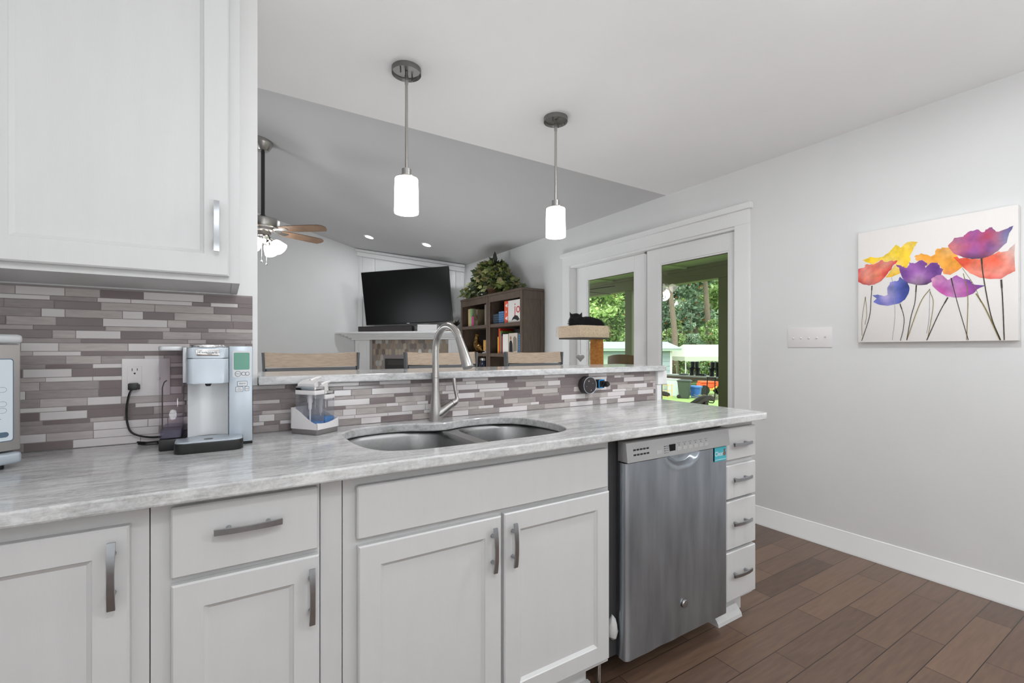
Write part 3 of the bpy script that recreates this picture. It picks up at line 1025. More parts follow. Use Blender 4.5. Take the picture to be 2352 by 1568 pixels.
b.prism([(x, z) for x, z in rrect(-0.0635, -0.0085, 1.1735, 1.1925, 0.005, 4)], 1.517, 1.5205, 'Y', bev=.0008)
bd = b.build('badge', M_chrome, lid)
b = MB(); b.text('Cuisinart', 0.0115, (-0.036, 1.5165, 1.1828), (1, 0, 0), (0, 0, 1), 0.0003)
b.build('lettering', M_ink, lid, smooth=False)
b = MB(); b.lathe([(0.008, 1.0965), (0.0075, 1.092), (0.005, 1.088), (0, 1.088)], (-0.036, 1.555, 0), seg=16)
b.build('nozzle', M_black, t)
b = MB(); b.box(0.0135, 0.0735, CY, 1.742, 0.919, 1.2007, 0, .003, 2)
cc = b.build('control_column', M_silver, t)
b = MB()
b.prism(rrect(0.0225, 0.0695, 1.109, 1.187, 0.006, 4), CY-.0008, CY+.001, 'Y'); 
b.build('bezel', M_silver2, cc)
b = MB(); b.prism(rrect(0.0255, 0.0660, 1.1315, 1.1815, 0.003, 3), CY-.0012, CY-.0008, 'Y')
b.build('display', M_lcd, cc)
for x, z, r in ((0.0365, 1.1195, 0.0068), (0.0505, 1.1195, 0.0045), (0.0605, 1.1195, 0.0045)):
    b = MB()
    b.lathe([(r+.0012, -.0008), (r+.0012, .0008)], (x, CY-.0009, z), 'Y', 20, 1)
    b.lathe([(r, -.0022), (r, -.0008)], (x, CY-.0009, z), 'Y', 20, 0)
    b.build('button', [M_silver2, M_navy], cc)
for x0, x1, z0, z1 in ((0.0355, 0.0595, 1.084, 1.097), (0.031, 0.0485, 1.068, 1.081), (0.0545, 0.064, 1.0695, 1.081)):
    b = MB()
    b.prism(rrect(x0-.001, x1+.001, z0-.001, z1+.001, .002, 3), CY-.0008, CY-.0002, 'Y', 1)
    b.prism(rrect(x0, x1, z0, z1, .0015, 3), CY-.0022, CY-.0008, 'Y', 0)
    b.build('button', [M_silver2, M_navy], cc)
b = MB()
b.text('MENU', 0.0042, (0.0365, CY-.0034, 1.1195), (1, 0, 0), (0, 0, 1), 0.0001)
b.text('BREW', 0.0062, (0.0475, CY-.0025, 1.0905), (1, 0, 0), (0, 0, 1), 0.0001)
b.text('HOT', 0.0036, (0.0398, CY-.0025, 1.077), (1, 0, 0), (0, 0, 1), 0.0001)
b.text('WATER', 0.0036, (0.0398, CY-.0025, 1.072), (1, 0, 0), (0, 0, 1), 0.0001)
b.text('RINSE', 0.0028, (0.0592, CY-.0025, 1.075), (1, 0, 0), (0, 0, 1), 0.0001)
b.build('lettering', M_navy, cc, smooth=False)
b = MB()
b.prism(rrect(-0.150, -0.0975, CY, 1.735, 0.012, 4), 0.9455, 1.187, 'Z')
tk = b.build('water_tank', M_tank, t)
b = MB(); b.prism(rrect(-0.151, -0.0965, CY-.001, 1.737, 0.012, 4), 1.1873, 1.2, 'Z', bev=.003)
b.build('tank_lid', M_silver2, tk)
b = MB(); b.prism(rrect(-0.147, -0.100, CY+.004, 1.731, 0.01, 4), 0.947, 0.968, 'Z'); 
b.build('water', glass_mat('violet_water', (214, 214, 236), 0, 1.2, .12), tk)
b = MB(); b.tube([(-0.143, CY+.02, 0.97), (-0.143, CY+.02, 1.085), (-0.139, CY+.02, 1.10), (-0.133, CY+.02, 1.105)], .0015, 8)
b.build('float_rod', M_gasket, tk)
b = MB(); b.box(-0.0960, -0.0858, CY-.002, 1.70, 1.098, 1.197, 0, .002, 2)
b.build('tank_bracket', M_silver2, t)
b = MB()
pts = [(-0.223, 1.738, 1.080), (-0.232, 1.730, 1.060), (-0.2385, 1.735, 1.02), (-0.238, 1.742, 0.975), (-0.226, 1.742, 0.945), (-0.19, 1.742, 0.930), (-0.15, 1.747, 0.928), (-0.12, 1.749, 0.935)]
b.tube(smooth_path(pts), 0.0042, 8, flat=0.55)
b.tube([(-0.21, 1.72, 0.9152), (-0.19, 1.70, 0.9152), (-0.165, 1.70, 0.9152), (-0.155, 1.72, 0.9152), (-0.17, 1.738, 0.9152), (-0.2, 1.736, 0.9152), (-0.212, 1.722, 0.9205), (-0.19, 1.703, 0.9205), (-0.16, 1.705, 0.9205)], 0.0026, 8)
b.build('power_cord', M_black, t)
b = MB(); b.box(-0.236, -0.213, 1.7295, 1.7515, 1.072, 1.092, 0, .003, 2)
b.box(-0.2235, -0.2095, 1.7400, 1.7513, 1.0725, 1.088, 0, .002, 2)
b.build('plug', M_black, t)

# ------------------------------------------------------------------ double wall plate behind it
t = thing('outlet_plate', 'white double wall plate with an outlet and toggle switch left of the coffee maker', 'wall outlet', (-0.195, 1.755, 1.05))
b = MB(); b.box(-0.2525, -0.138, 1.7528, 1.7575, 1.052, 1.1635, 0, .0015, 2)
b.build('plate', M_plate, t)
b = MB(); b.box(-0.2395, -0.206, 1.7516, 1.7527, 1.0735, 1.1405, 0, .0004); b.box(-0.229, -0.2165, 1.7511, 1.7516, 1.104, 1.1115)
oc = b.build('receptacle', M_plate, t, smooth=False)
b = MB()
for dz in (1.126,):
    b.box(-0.2295, -0.2279, 1.7512, 1.7517, dz+.001, dz+.009); b.box(-0.2175, -0.2159, 1.7512, 1.7517, dz+.002, dz+.009)
    b.lathe([(0, 0), (0.0024, 0), (0.0024, .0006)], (-0.2226, 1.7512, dz-.006), 'Y', 12)
b.build('slots', M_dark, oc, smooth=False)
b = MB(); b.box(-0.171, -0.161, 1.7515, 1.753, 1.096, 1.120); b.box(-0.1695, -0.1625, 1.7455, 1.753, 1.099, 1.107, 0, .001)
b.build('toggle', M_plate, t)

# ------------------------------------------------------------------ microwave, turned into the corner
t = thing('microwave', 'stainless countertop microwave with a pale blue keypad, cut off by the left edge', 'microwave', (-0.404, 1.541, ZC), R(41))
def L_(b, *a, **k): return b.build(*a, local=True, **k)
b = MB(); b.box(-0.47, -0.001, 0.001, 0.268, 0.043, 0.291, 0, .004, 2)
body = L_(b, 'body', M_mwsteel, t)
b = MB(); b.box(-0.472, 0.001, -0.006, 0.269, 0.2925, 0.314, 0, .008, 3)
L_(b, 'top_cover', M_silver2, t)
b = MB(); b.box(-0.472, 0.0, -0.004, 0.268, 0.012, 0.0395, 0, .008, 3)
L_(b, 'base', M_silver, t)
for fx in (-0.44, -0.03):
    for fy in (0.03, 0.24):
        b = MB(); b.lathe([(0.012, 0.0004), (0.012, 0.0118)], (fx, fy, 0), seg=12)
        L_(b, 'foot', M_black, t)
b = MB(); b.prism(rrect(-0.146, -0.0335, 0.066, 0.2575, 0.006, 4), -0.0005, 0.002, 'Y', 1); b.prism(rrect(-0.144, -0.0355, 0.068, 0.2555, 0.005, 4), -0.0012, 0.0015, 'Y', 0)
kp = L_(b, 'keypad', [M_panel, M_navy], t)
b = MB(); b.box(-0.135, -0.060, -0.0018, -0.001, 0.211, 0.244)
L_(b, 'display', M_screen, kp, smooth=False)
for k, z in enumerate((0.186, 0.168, 0.153, 0.138)):
    x1 = -0.046 if k != 1 else -0.062
    for a, c in ((-0.139, -0.093), (-0.089, x1)):
        b = MB(); o = rrect(a, c, z-.006, z+.006, .0058, 4); i = rrect(a+.0007, c-.0007, z-.0053, z+.0053, .0052, 4)
        b.prism(o, -.0014, -.0011, 'Y', 0); b.prism(i, -.0017, -.0012, 'Y', 1)
        L_(b, 'button', [M_navy, M_panel], kp, smooth=False)
b = MB()
b.text('clock', .005, (-.066, -.002, .186), (1, 0, 0), (0, 0, 1), .00005); b.text('timer', .005, (-.066, -.002, .153), (1, 0, 0), (0, 0, 1), .00005); b.text('cook', .005, (-.066, -.002, .138), (1, 0, 0), (0, 0, 1), .00005)
L_(b, 'lettering', M_navy, kp, smooth=False)
b = MB(); b.prism([(-.0655, .127), (-.0605, .127), (-.063, .1305)], -.0017, -.0011, 'Y'); b.prism([(-.0655, .1115), (-.0605, .1115), (-.063, .108)], -.0017, -.0011, 'Y')
b.box(-.069, -.056, -.0015, -.0011, .1185, .1197)
L_(b, 'arrows', M_navy, kp, smooth=False)
b = MB(); b.prism(rrect(-.139, -.043, .0765, .0885, .0055, 4), -.0022, -.0011, 'Y'); 
sb = L_(b, 'start_button', M_navy, kp)
b = MB(); b.text('Start', .007, (-.068, -.0025, .0825), (1, 0, 0), (0, 0, 1), .00005)
L_(b, 'lettering', M_panel, kp, smooth=False)
kp.location.x += 0.0185
b = MB(); b.text('ry', .018, (-.05, -.0003, .274), (1, 0, 0), (0, 0, 1), .0003, shear=.35)
L_(b, 'lettering', M_ink, t, smooth=False)
b = MB(); b.box(-0.462, -0.155, -0.006, 0.0, 0.05, 0.285, 0, .003)
dr = L_(b, 'door', M_mwsteel, t)
b = MB(); b.box(-0.43, -0.19, -0.0068, -0.006, 0.09, 0.25)
L_(b, 'window', M_screen, dr, smooth=False)

# ------------------------------------------------------------------ soap caddy and its two pump bottles
SO = (0.2575, 1.603, ZC); SR = math.atan2(0.6, 0.8)
t = thing('soap_caddy', 'white and grey plastic soap caddy on the worktop left of the sink', 'caddy', SO, SR)
A_, B_ = 0.098, 0.112
b = MB(); b.prism(rrect(0, A_, 0, B_, 0.008, 4), 0.0005, 0.0165, 'Z', bev=.002)
L_(b, 'grey_foot', M_rubber, t)
b = MB()   # walls: low at the front corner, rising in a sweep to the back
def hz(a, c):
    f = min(1.0, max(0.0, (c/B_)))
    return 0.036+0.050*(3*f*f-2*f**3)
W = 0.0022
n = 14
for face in ('left', 'right', 'front', 'back'):
    o = []; 
    for k in range(n+1):
        f = k/n
        if face == 'left': p, q = (0, f*B_), (W, f*B_)
        elif face == 'right': p, q = (A_, f*B_), (A_-W, f*B_)
        elif face == 'front': p, q = (f*A_, 0), (f*A_, W)
        else: p, q = (f*A_, B_), (f*A_, B_-W)
        h = hz(*p)
        if face == 'front': h = 0.036+0.010*(f-.35)**2*3
        if face == 'right': h = 0.036+0.0127+0.037*(3*f*f-2*f**3)
        o.append([(p[0], p[1], 0.017), (q[0], q[1], 0.017), (q[0], q[1], h), (p[0], p[1], h)])
    b.loft(o)
b.box(W, A_-W, W, B_-W, 0.017, 0.019)
L_(b, 'tray', M_plate, t, ang=0.7)
t.location = SO
def soap(a0, a1, c0, c1, zt, lab):
    t = thing('soap_dispenser', lab, 'soap dispenser', SO, SR, 'soap pump bottles in the caddy')
    z0 = 0.0195
    b = MB(); b.prism(rrect(a0, a1, c0, c1, .006, 4), z0, zt, 'Z')
    bo = L_(b, 'bottle', M_clear, t)
    b = MB(); b.prism(rrect(a0+.002, a1-.002, c0+.002, c1-.002, .005, 4), z0+.002, z0+.021+.012*(a0 > .03), 'Z')
    L_(b, 'soap', M_blueliq, bo)
    b = MB(); ca, cc_ = (a0+a1)/2, (c0+c1)/2
    b.prism(rrect(a0-.001, a1+.001, c0-.001, c1+.001, .006, 4), zt+.0002, zt+.0145, 'Z', 0, bev=.001)
    b.tube([(ca, cc_, z0+.006), (ca, cc_, zt-.05)], .0028, 10, 0)
    b.tube([(ca, cc_, zt-.05), (ca, cc_, zt-.028), (ca, cc_, zt-.0278), (ca, cc_, zt+.0001)], [.0055, .0065, .0085, .0085], 12, 0)
    co = L_(b, 'pump_collar', M_plate, t)
    b = MB(); b.prism(rrect(a0-.0005, a1+.0005, c0-.0005, c1+.0005, .006, 4), zt+.0147, zt+.0265, 'Z', bev=.0008)
    b.tube([(a1, cc_, zt+.0235), (a1+.018, cc_, zt+.0245), (a1+.026, cc_, zt+.020), (a1+.030, cc_, zt+.014)], [.0045, .004, .0036, .003], 10)
    L_(b, 'chrome_band', M_chrome, t)
    b = MB()
    b.tube([(a1-.002, cc_, zt+.006), (a1+.014, cc_, zt+.011), (a1+.026, cc_, zt+.017), (a1+.032, cc_, zt+.013)], [.010, .0085, .006, .004], 12)
    L_(b, 'spout', M_plate, t)
    b = MB()
    b.loft([[(a0+.004, c1-.006, zt+.0268), (a0+.004, c0+.006, zt+.0268), (a0+.004, c0+.008, zt+.036), (a0+.004, c1-.008, zt+.036)],
            [(ca, c1-.008, zt+.0268), (ca, c0+.008, zt+.0268), (ca, c0+.010, zt+.046), (ca, c1-.010, zt+.046)],
            [(a1-.002, cc_+.012, zt+.0268), (a1-.002, cc_-.012, zt+.0268), (a1-.002, cc_-.010, zt+.052), (a1-.002, cc_+.010, zt+.052)]])
    b.tube([(ca, cc_, zt+.044), (a1, cc_, zt+.050), (a1+.024, cc_, zt+.0545), (a1+.027, cc_, zt+.055)], [.007, .006, .0048, .003], 12)
    L_(b, 'pump_lever', M_plate, t, ang=.8)
soap(0.004, 0.0475, 0.012, 0.098, 0.130, 'taller clear soap pump bottle with a little blue soap, nearer the camera in the caddy')
soap(0.0505, 0.094, 0.012, 0.098, 0.113, 'shorter clear soap pump bottle with more blue soap, nearer the faucet in the caddy')

# ------------------------------------------------------------------ bar wall outlet, voice speaker, plug
t = thing('outlet_plate', 'white outlet plate on the low splashback under the bar top', 'wall outlet', (1.61, 1.755, .98))
b = MB(); b.box(1.553, 1.667, 1.7528, 1.7572, 0.985, 1.052, 0, .0015, 2)
b.build('plate', M_plate, t)
b = MB(); b.box(1.575, 1.645, 1.7518, 1.7527, 1.0, 1.036, 0, .0004)
b.build('receptacle', M_plate, t, smooth=False)
t = thing('smart_speaker', 'round charcoal voice speaker mounted on the low splashback', 'speaker', (1.53, 1.73, 0.973))
b = MB(); b.lathe([(0.0, 0.042), (0.040, 0.042), (0.0425, 0.038), (0.0425, 0.004), (0.0415, 0.001)], (1.522, 1.7135, 1.016), 'Y', 48, cap1=False)
sp = b.build('shell', M_charcoal, t)
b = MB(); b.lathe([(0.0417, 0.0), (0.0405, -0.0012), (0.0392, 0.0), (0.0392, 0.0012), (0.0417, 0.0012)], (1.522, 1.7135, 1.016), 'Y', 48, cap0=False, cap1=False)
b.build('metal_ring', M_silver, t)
b = MB(); b.lathe([(0.0, 0.0002), (0.0391, 0.0002), (0.0391, 0.003)], (1.522, 1.7135, 1.016), 'Y', 40)
fc = b.build('face', M_charcoal, t)
b = MB()
for dx, dz, r in ((-0.008, 0.021, .0026), (0.018, 0.009, .0012), (0.007, -0.024, .0016), (-.022, -.004, .001)):
    b.lathe([(0, -.0004), (r, -.0004), (r, .0003)], (1.522+dx, 1.7135, 1.016+dz), 'Y', 10)
b.build('button_mark', M_plate, t, smooth=False)
t = thing('power_adapter', 'black plug adapter with a bright blue edge beside the voice speaker', 'power adapter', (1.62, 1.74, 0.99))
b = MB(); b.prism(rrect(1.585, 1.628, 0.9985, 1.041, .006, 4), 1.7252, 1.7515, 'Y', bev=.001)
ab = b.build('adapter', M_black, t)
b = MB()
b.tube([(1.624, 1.7238, 1.0385), (1.594, 1.7238, 1.0385), (1.589, 1.7238, 1.034), (1.589, 1.7238, 1.005), (1.594, 1.7238, 1.001), (1.615, 1.7238, 1.0005)], .0026, 8)
b.build('blue_edge', M_bright_blue, ab)
b = MB()
b.lathe([(0.0, -.026), (0.010, -.026), (0.0145, -.018), (0.0145, 0.0)], (1.628, 1.7245, 1.018), 'Y', 18)
b.build('plug', M_black, ab)
b = MB(); b.tube([(1.617, 1.715, 1.034), (1.607, 1.709, 1.022), (1.598, 1.712, 1.008), (1.59, 1.73, 1.0)], .0018, 8)
b.build('cord', M_black, ab)
# ------------------------------------------------------------------ pendants over the bar
def pendant(loc, label):
    x, y = loc
    t = thing('pendant_lamp', label, 'pendant lamp', (x, y, 1.81), 0, 'pendants over the bar')
    b = MB()
    b.lathe([(0.0, -0.655+1.3), (0.06, -0.655+1.3), (0.0655, 0.632), (0.0655, 0.6555), (0, 0.6555)], (0, 0, 0), seg=40)
    for a in (0.5, 0.5+PI):
        b.lathe([(0.0, 0.618), (0.0032, 0.618), (0.0032, 0.646)], (0.038*math.cos(a), 0.038*math.sin(a), 0), seg=10)
    L_(b, 'canopy', M_canopy, t, ang=.5)
    b = MB(); b.cyl((0, 0, 0.2), (0, 0, 0.643), 0.0068, seg=14); b.lathe([(0.0085, .585), (0.0085, .625)], seg=12)
    L_(b, 'rod', M_nickel, t)
    b = MB(); b.lathe([(0.021, 0.172), (0.021, 0.2), (0.0, 0.2)], seg=28); b.lathe([(0.044, 0.158), (0.044, 0.163), (0.021, 0.1718), (0.0, .1718)], seg=28)
    L_(b, 'socket_cap', M_nickel, t, ang=.5)
    b = MB(); b.lathe([(0.048, 0.001), (0.0535, 0.0), (0.0545, 0.008), (0.052, 0.15), (0.0505, 0.156), (0.044, 0.1575), (0.0435, 0.155), (0.049, 0.149), (0.050, 0.01), (0.048, 0.001)], seg=40, cap0=False, cap1=False)
    L_(b, 'glass_shade', M_bulb, t)
    return t
pendant((0.706, 2.035), 'nearer nickel pendant lamp with glowing glass cylinder, above the faucet')
pendant((1.552, 2.03), 'farther nickel pendant lamp with glowing glass cylinder, nearer the patio door')

# ------------------------------------------------------------------ kitchen ceiling lamps (one just above the picture, the others out of view added for fill)
for x, y, w in KITCHEN_LAMPS:
    t = thing('ceiling_lamp', 'round flush white dome lamp, of a kitchen ceiling set mostly added for fill', 'ceiling lamp', (x, y, ZK-.03), 0, 'flush lamps on the kitchen ceiling')
    b = MB(); b.lathe([(0.083, ZK-.010), (0.088, ZK-.008), (0.088, ZK-.0005), (0, ZK-.0005)], (x, y, 0), seg=32, cap0=False)
    b.build('rim', M_trim, t)
    b = MB(); b.lathe([(0.0, ZK-.026), (0.04, ZK-.024), (0.065, ZK-.018), (0.082, ZK-.0105)], (x, y, 0), seg=32, cap0=False, cap1=False)
    b.build('dome', M_led, t)
    lamp('bulb_light', 'AREA', (x, y, ZK-.032), w, t, 0.16)

# ------------------------------------------------------------------ recessed lamps in the vault
sl = math.atan(KS)
for i, (x, y, w) in enumerate(LIVING_LAMPS):
    z = zvault(x)
    t = thing('recessed_light', ('left' if i == 0 else 'right')+' of two small round recessed lights in the sloped ceiling above the television', 'recessed light', (x, y, z-.02), 0, 'recessed lights over the fireplace')
    Mx = Matrix.Rotation(sl, 4, 'Y')
    c = Vector((x, y, z-.001))
    b = MB(); b.lathe([(0.058, -0.003), (0.075, -0.004), (0.078, -0.0005), (0.058, -0.0005)], c, seg=32, M=Mx, cap0=False, cap1=False)
    b.build('trim_ring', M_trim, t)
    b = MB(); b.lathe([(0, -0.003), (0.0578, -0.003), (0.0578, -0.0005)], c, seg=32, M=Mx)
    b.build('lens', M_led, t)
    lamp('bulb_light', 'AREA', (x-.005, y, z-.02), w, t, 0.1, rot=(0, sl, 0))

# ------------------------------------------------------------------ ceiling fan
FXc, FYc = 0.32, 5.0
t = thing('ceiling_fan', 'brushed nickel ceiling fan with oak blades and lit glass shades, half behind the wall', 'ceiling fan', (FXc, FYc, 2.13))
zt = zvault(FXc)
b = MB(); b.lathe([(0.03, zt-.105), (0.05, zt-.10), (0.07, zt-.07), (0.085, zt-.035), (0.088, zt-.028), (0.088, zt+.0)], (FXc, FYc, 0), seg=32)
for v in b.bm.verts:
    if v.co.z > zt-.001: v.co.z = zvault(v.co.x)-.001
b.build('canopy', M_nickel, t)
b = MB(); b.cyl((FXc, FYc, 2.46), (FXc, FYc, zt-.1), 0.0165, seg=16); b.lathe([(.024, 2.452), (.024, 2.475)], (FXc, FYc, 0), seg=16)
b.build('downrod', M_gasket, t)
b = MB(); b.lathe([(0.05, 2.452), (0.10, 2.447), (0.143, 2.43), (0.146, 2.424), (0.142, 2.37), (0.135, 2.352), (0.10, 2.345), (0.10, 2.325), (0.07, 2.315), (0.07, 2.29), (0.055, 2.28)], (FXc, FYc, 0), seg=40)
b.build('motor_housing', M_nickel, t, ang=.45)
for k in range(5):
    a = R(-37+72*k) if k != 1 else R(23)
    if k > 1: a = R(23+65+ (k-2)*78)
    Mx = Matrix.Translation((FXc, FYc, 2.338)) @ Matrix.Rotation(a, 4, 'Z') @ Matrix.Rotation(R(-12), 4, 'X')
    prof = [(0.17, .042), (0.24, .056), (0.36, .064), (0.5, .067), (0.575, .064), (0.61, .045), (0.628, .01)]
    poly = [(x, -h) for x, h in prof]+[(x, h) for x, h in reversed(prof[:-1])]
    poly = [(0.17, -.04)]+[(x, -h) for x, h in prof[1:]]+[(0.622, .03), (0.6, .064)]+[(x, h) for x, h in reversed(prof[1:5])]+[(0.17, .04)]
    b = MB(); b.prism(poly, -0.003, 0.003, 'Z', M=Mx)
    bl = b.build('blade', M_wood_fan, t)
    b = MB()
    Mi = Matrix.Translation((FXc, FYc, 2.332)) @ Matrix.Rotation(a, 4, 'Z') @ Matrix.Rotation(R(-12), 4, 'X')
    b.prism([(0.09, -.012), (0.15, -.012), (0.19, -.03), (0.235, -.028), (0.25, 0), (0.235, .028), (0.19, .03), (0.15, .012), (0.09, .012)], -0.001, 0.0028, 'Z', M=Mi)
    b.build('blade_iron', M_nickel, bl)
b = MB(); b.lathe([(0.055, 2.279), (0.075, 2.262), (0.07, 2.235), (0.045, 2.215), (0.015, 2.205), (0, 2.204)], (FXc, FYc, 0), seg=28)
b.build('light_kit', M_chrome, t)
for k in range(4):
    a = R(-30+90*k)
    d = Vector((math.cos(a), math.sin(a), 0))
    p0 = Vector((FXc, FYc, 2.25))+d*.06
    ax = (d*.75+Vector((0, 0, -.66))).normalized()
    b = MB(); b.tube([p0, p0+ax*.035, p0+ax*.05], [.012, .022, .024], 16)
    sh = b.build('arm', M_chrome, t)
    b = MB(); b.tube([p0+ax*.0505, p0+ax*.062, p0+ax*.085, p0+ax*.12, p0+ax*.155], [.026, .042, .052, .058, .064], 24)
    b.build('glass_shade', M_fanbulb, sh)
for dx, zz in ((-.012, 2.03), (.03, 2.005)):
    b = MB(); b.cyl((FXc+dx, FYc-.02, zz+.012), (FXc+dx, FYc-.02, 2.21), .0014, seg=6); b.lathe([(0, zz-.012), (.006, zz-.006), (.006, zz+.004), (0.001, zz+.012)], (FXc+dx, FYc-.02, 0), seg=10)
    b.build('pull_chain', M_chrome, t)
lamp('bulb_light', 'POINT', (FXc, FYc, 2.07), FAN_WATT, t, 0.1)

# ------------------------------------------------------------------ switch plate and painting on the right wall
t = thing('light_switch', 'white five gang switch plate on the grey wall below the painting', 'light switch', (XW-.004, 1.465, 1.205))
b = MB(); b.box(XW-.0062, XW-.0004, 1.336, 1.594, 1.205, 1.328, 0, .002, 2)
b.build('plate', M_plate, t)
for k in range(5):
    y = 1.557-k*.0465
    b = MB()
    b.box(XW-.0068, XW-.0062, y-.006, y+.006, 1.254, 1.279)
    up = 1 if k == 4 else -1
    b.tube([(XW-.006, y, 1.2665), (XW-.014, y, 1.2665+up*.006)], [.0045, .0038], 8)
    b.build('toggle', M_plate, t)

PETALS={
 'yellow':[(0.02,0.463),(0.058,0.479),(0.094,0.467),(0.122,0.471),(0.149,0.494),(0.176,0.525),(0.193,0.504),(0.222,0.528),(0.27,0.52),(0.252,0.499),(0.24,0.466),(0.233,0.42),(0.222,0.392),(0.193,0.367),(0.159,0.353),(0.129,0.353),(0.149,0.385),(0.176,0.423),(0.124,0.44),(0.109,0.453),(0.073,0.433),(0.042,0.451)],
 'orange':[(0.253,0.446),(0.281,0.459),(0.317,0.438),(0.334,0.443),(0.339,0.465),(0.364,0.475),(0.386,0.468),(0.402,0.487),(0.419,0.434),(0.439,0.365),(0.419,0.346),(0.394,0.331),(0.369,0.34),(0.362,0.366),(0.347,0.399),(0.317,0.401),(0.304,0.386),(0.29,0.422),(0.263,0.424)],
 'redr':[(0.406,0.417),(0.443,0.408),(0.475,0.397),(0.509,0.394),(0.539,0.403),(0.565,0.419),(0.594,0.414),(0.617,0.445),(0.618,0.318),(0.594,0.306),(0.573,0.288),(0.539,0.292),(0.502,0.303),(0.467,0.329),(0.439,0.365)],
 'redl':[(0.0,0.419),(0.026,0.422),(0.044,0.441),(0.073,0.433),(0.109,0.453),(0.124,0.44),(0.159,0.441),(0.182,0.439),(0.176,0.423),(0.159,0.408),(0.139,0.374),(0.109,0.336),(0.078,0.321),(0.052,0.319),(0.02,0.331),(0.0,0.346)],
 'blue':[(0.069,0.263),(0.094,0.264),(0.122,0.252),(0.139,0.259),(0.137,0.296),(0.149,0.325),(0.179,0.327),(0.193,0.349),(0.217,0.328),(0.231,0.297),(0.229,0.256),(0.214,0.225),(0.188,0.206),(0.139,0.198),(0.099,0.208),(0.073,0.225),(0.089,0.242)],
 'purple':[(0.176,0.416),(0.203,0.401),(0.222,0.392),(0.233,0.42),(0.254,0.411),(0.286,0.423),(0.306,0.403),(0.299,0.381),(0.317,0.401),(0.347,0.399),(0.356,0.372),(0.369,0.365),(0.36,0.332),(0.334,0.313),(0.304,0.294),(0.263,0.296),(0.226,0.312),(0.203,0.342),(0.191,0.385)],
 'magenta':[(0.321,0.32),(0.341,0.335),(0.364,0.335),(0.386,0.307),(0.419,0.327),(0.443,0.305),(0.469,0.296),(0.473,0.279),(0.519,0.264),(0.494,0.25),(0.478,0.23),(0.451,0.217),(0.419,0.216),(0.381,0.226),(0.352,0.252),(0.326,0.286)],
 'big':[(0.386,0.479),(0.41,0.513),(0.443,0.512),(0.459,0.53),(0.49,0.537),(0.509,0.519),(0.521,0.53),(0.543,0.536),(0.556,0.512),(0.583,0.516),(0.612,0.527),(0.603,0.504),(0.594,0.475),(0.583,0.447),(0.562,0.42),(0.539,0.403),(0.509,0.394),(0.475,0.397),(0.443,0.411),(0.406,0.437)],
}
STEMS=[
 ([(0.157,0.351),(0.166,0.274),(0.171,0.136),(0.159,0.01)],0.6,0),
 ([(0.193,0.205),(0.21,0.133),(0.207,0.068),(0.195,0.006)],1,1),
 ([(0.067,0.316),(0.063,0.248),(0.055,0.143),(0.018,0.009)],1.2,1),
 ([(0.262,0.296),(0.256,0.206),(0.24,0.132),(0.222,0.009)],1.2,1),
 ([(0.386,0.22),(0.352,0.142),(0.304,0.007)],1.3,1),
 ([(0.573,0.285),(0.578,0.179),(0.583,0.003)],1.4,1),
 ([(0.507,0.395),(0.513,0.312),(0.539,0.119),(0.571,0.003)],1.4,1),
 ([(0.317,0.27),(0.277,0.199),(0.222,0.009)],1.2,2),
 ([(0.398,0.316),(0.419,0.203),(0.461,0.005)],1,1),
 ([(0.317,0.258),(0.33,0.189),(0.308,0.013)],0.9,2),
 ([(0.036,0.257),(0.02,0.132),(0.02,0.037)],0.8,2),
 ([(0.036,0.257),(0.042,0.162),(0.034,0.1)],0.8,2),
 ([(0.443,0.332),(0.459,0.221),(0.455,0.005)],1,2),
 ([(0.488,0.229),(0.521,0.152),(0.569,0.003)],1.6,2),
 ([(0.439,0.36),(0.482,0.267),(0.505,0.185)],0.6,2),
 ([(0.317,0.27),(0.313,0.116),(0.304,0.042)],0.6,0),
]

PW, PH = 0.627, 0.622
def cvs(u, v, d=0.0): return (XW-.034-d, 1.1905-u, 1.232+v)
t = thing('canvas_painting', 'square canvas painting of colourful watercolour poppies on the grey wall', 'painting', (XW-.02, 0.877, 1.232))
b = MB(); b.box(XW-.034, XW-.0006, 1.1905-PW, 1.1905, 1.232, 1.232+PH, 0, .002, 2)
b.build('canvas', M_canvas, t)
cols = dict(yellow=((250, 198, 30), (255, 222, 60), (246, 160, 50)), orange=((250, 160, 40), (252, 184, 90), (236, 96, 50)), redr=((238, 70, 44), (244, 120, 90), (206, 50, 60)),
            redl=((220, 44, 48), (246, 136, 96), (150, 54, 70)), blue=((64, 84, 176), (146, 132, 206), (44, 60, 130)), purple=((104, 58, 140), (176, 110, 188), (58, 50, 80)),
            magenta=((196, 74, 156), (170, 84, 180), (62, 60, 140)), big=((204, 62, 66), (168, 92, 166), (52, 74, 150)))
pf = MB()
def lerp(a, c, f): return tuple(a[i]+(c[i]-a[i])*f for i in range(3))
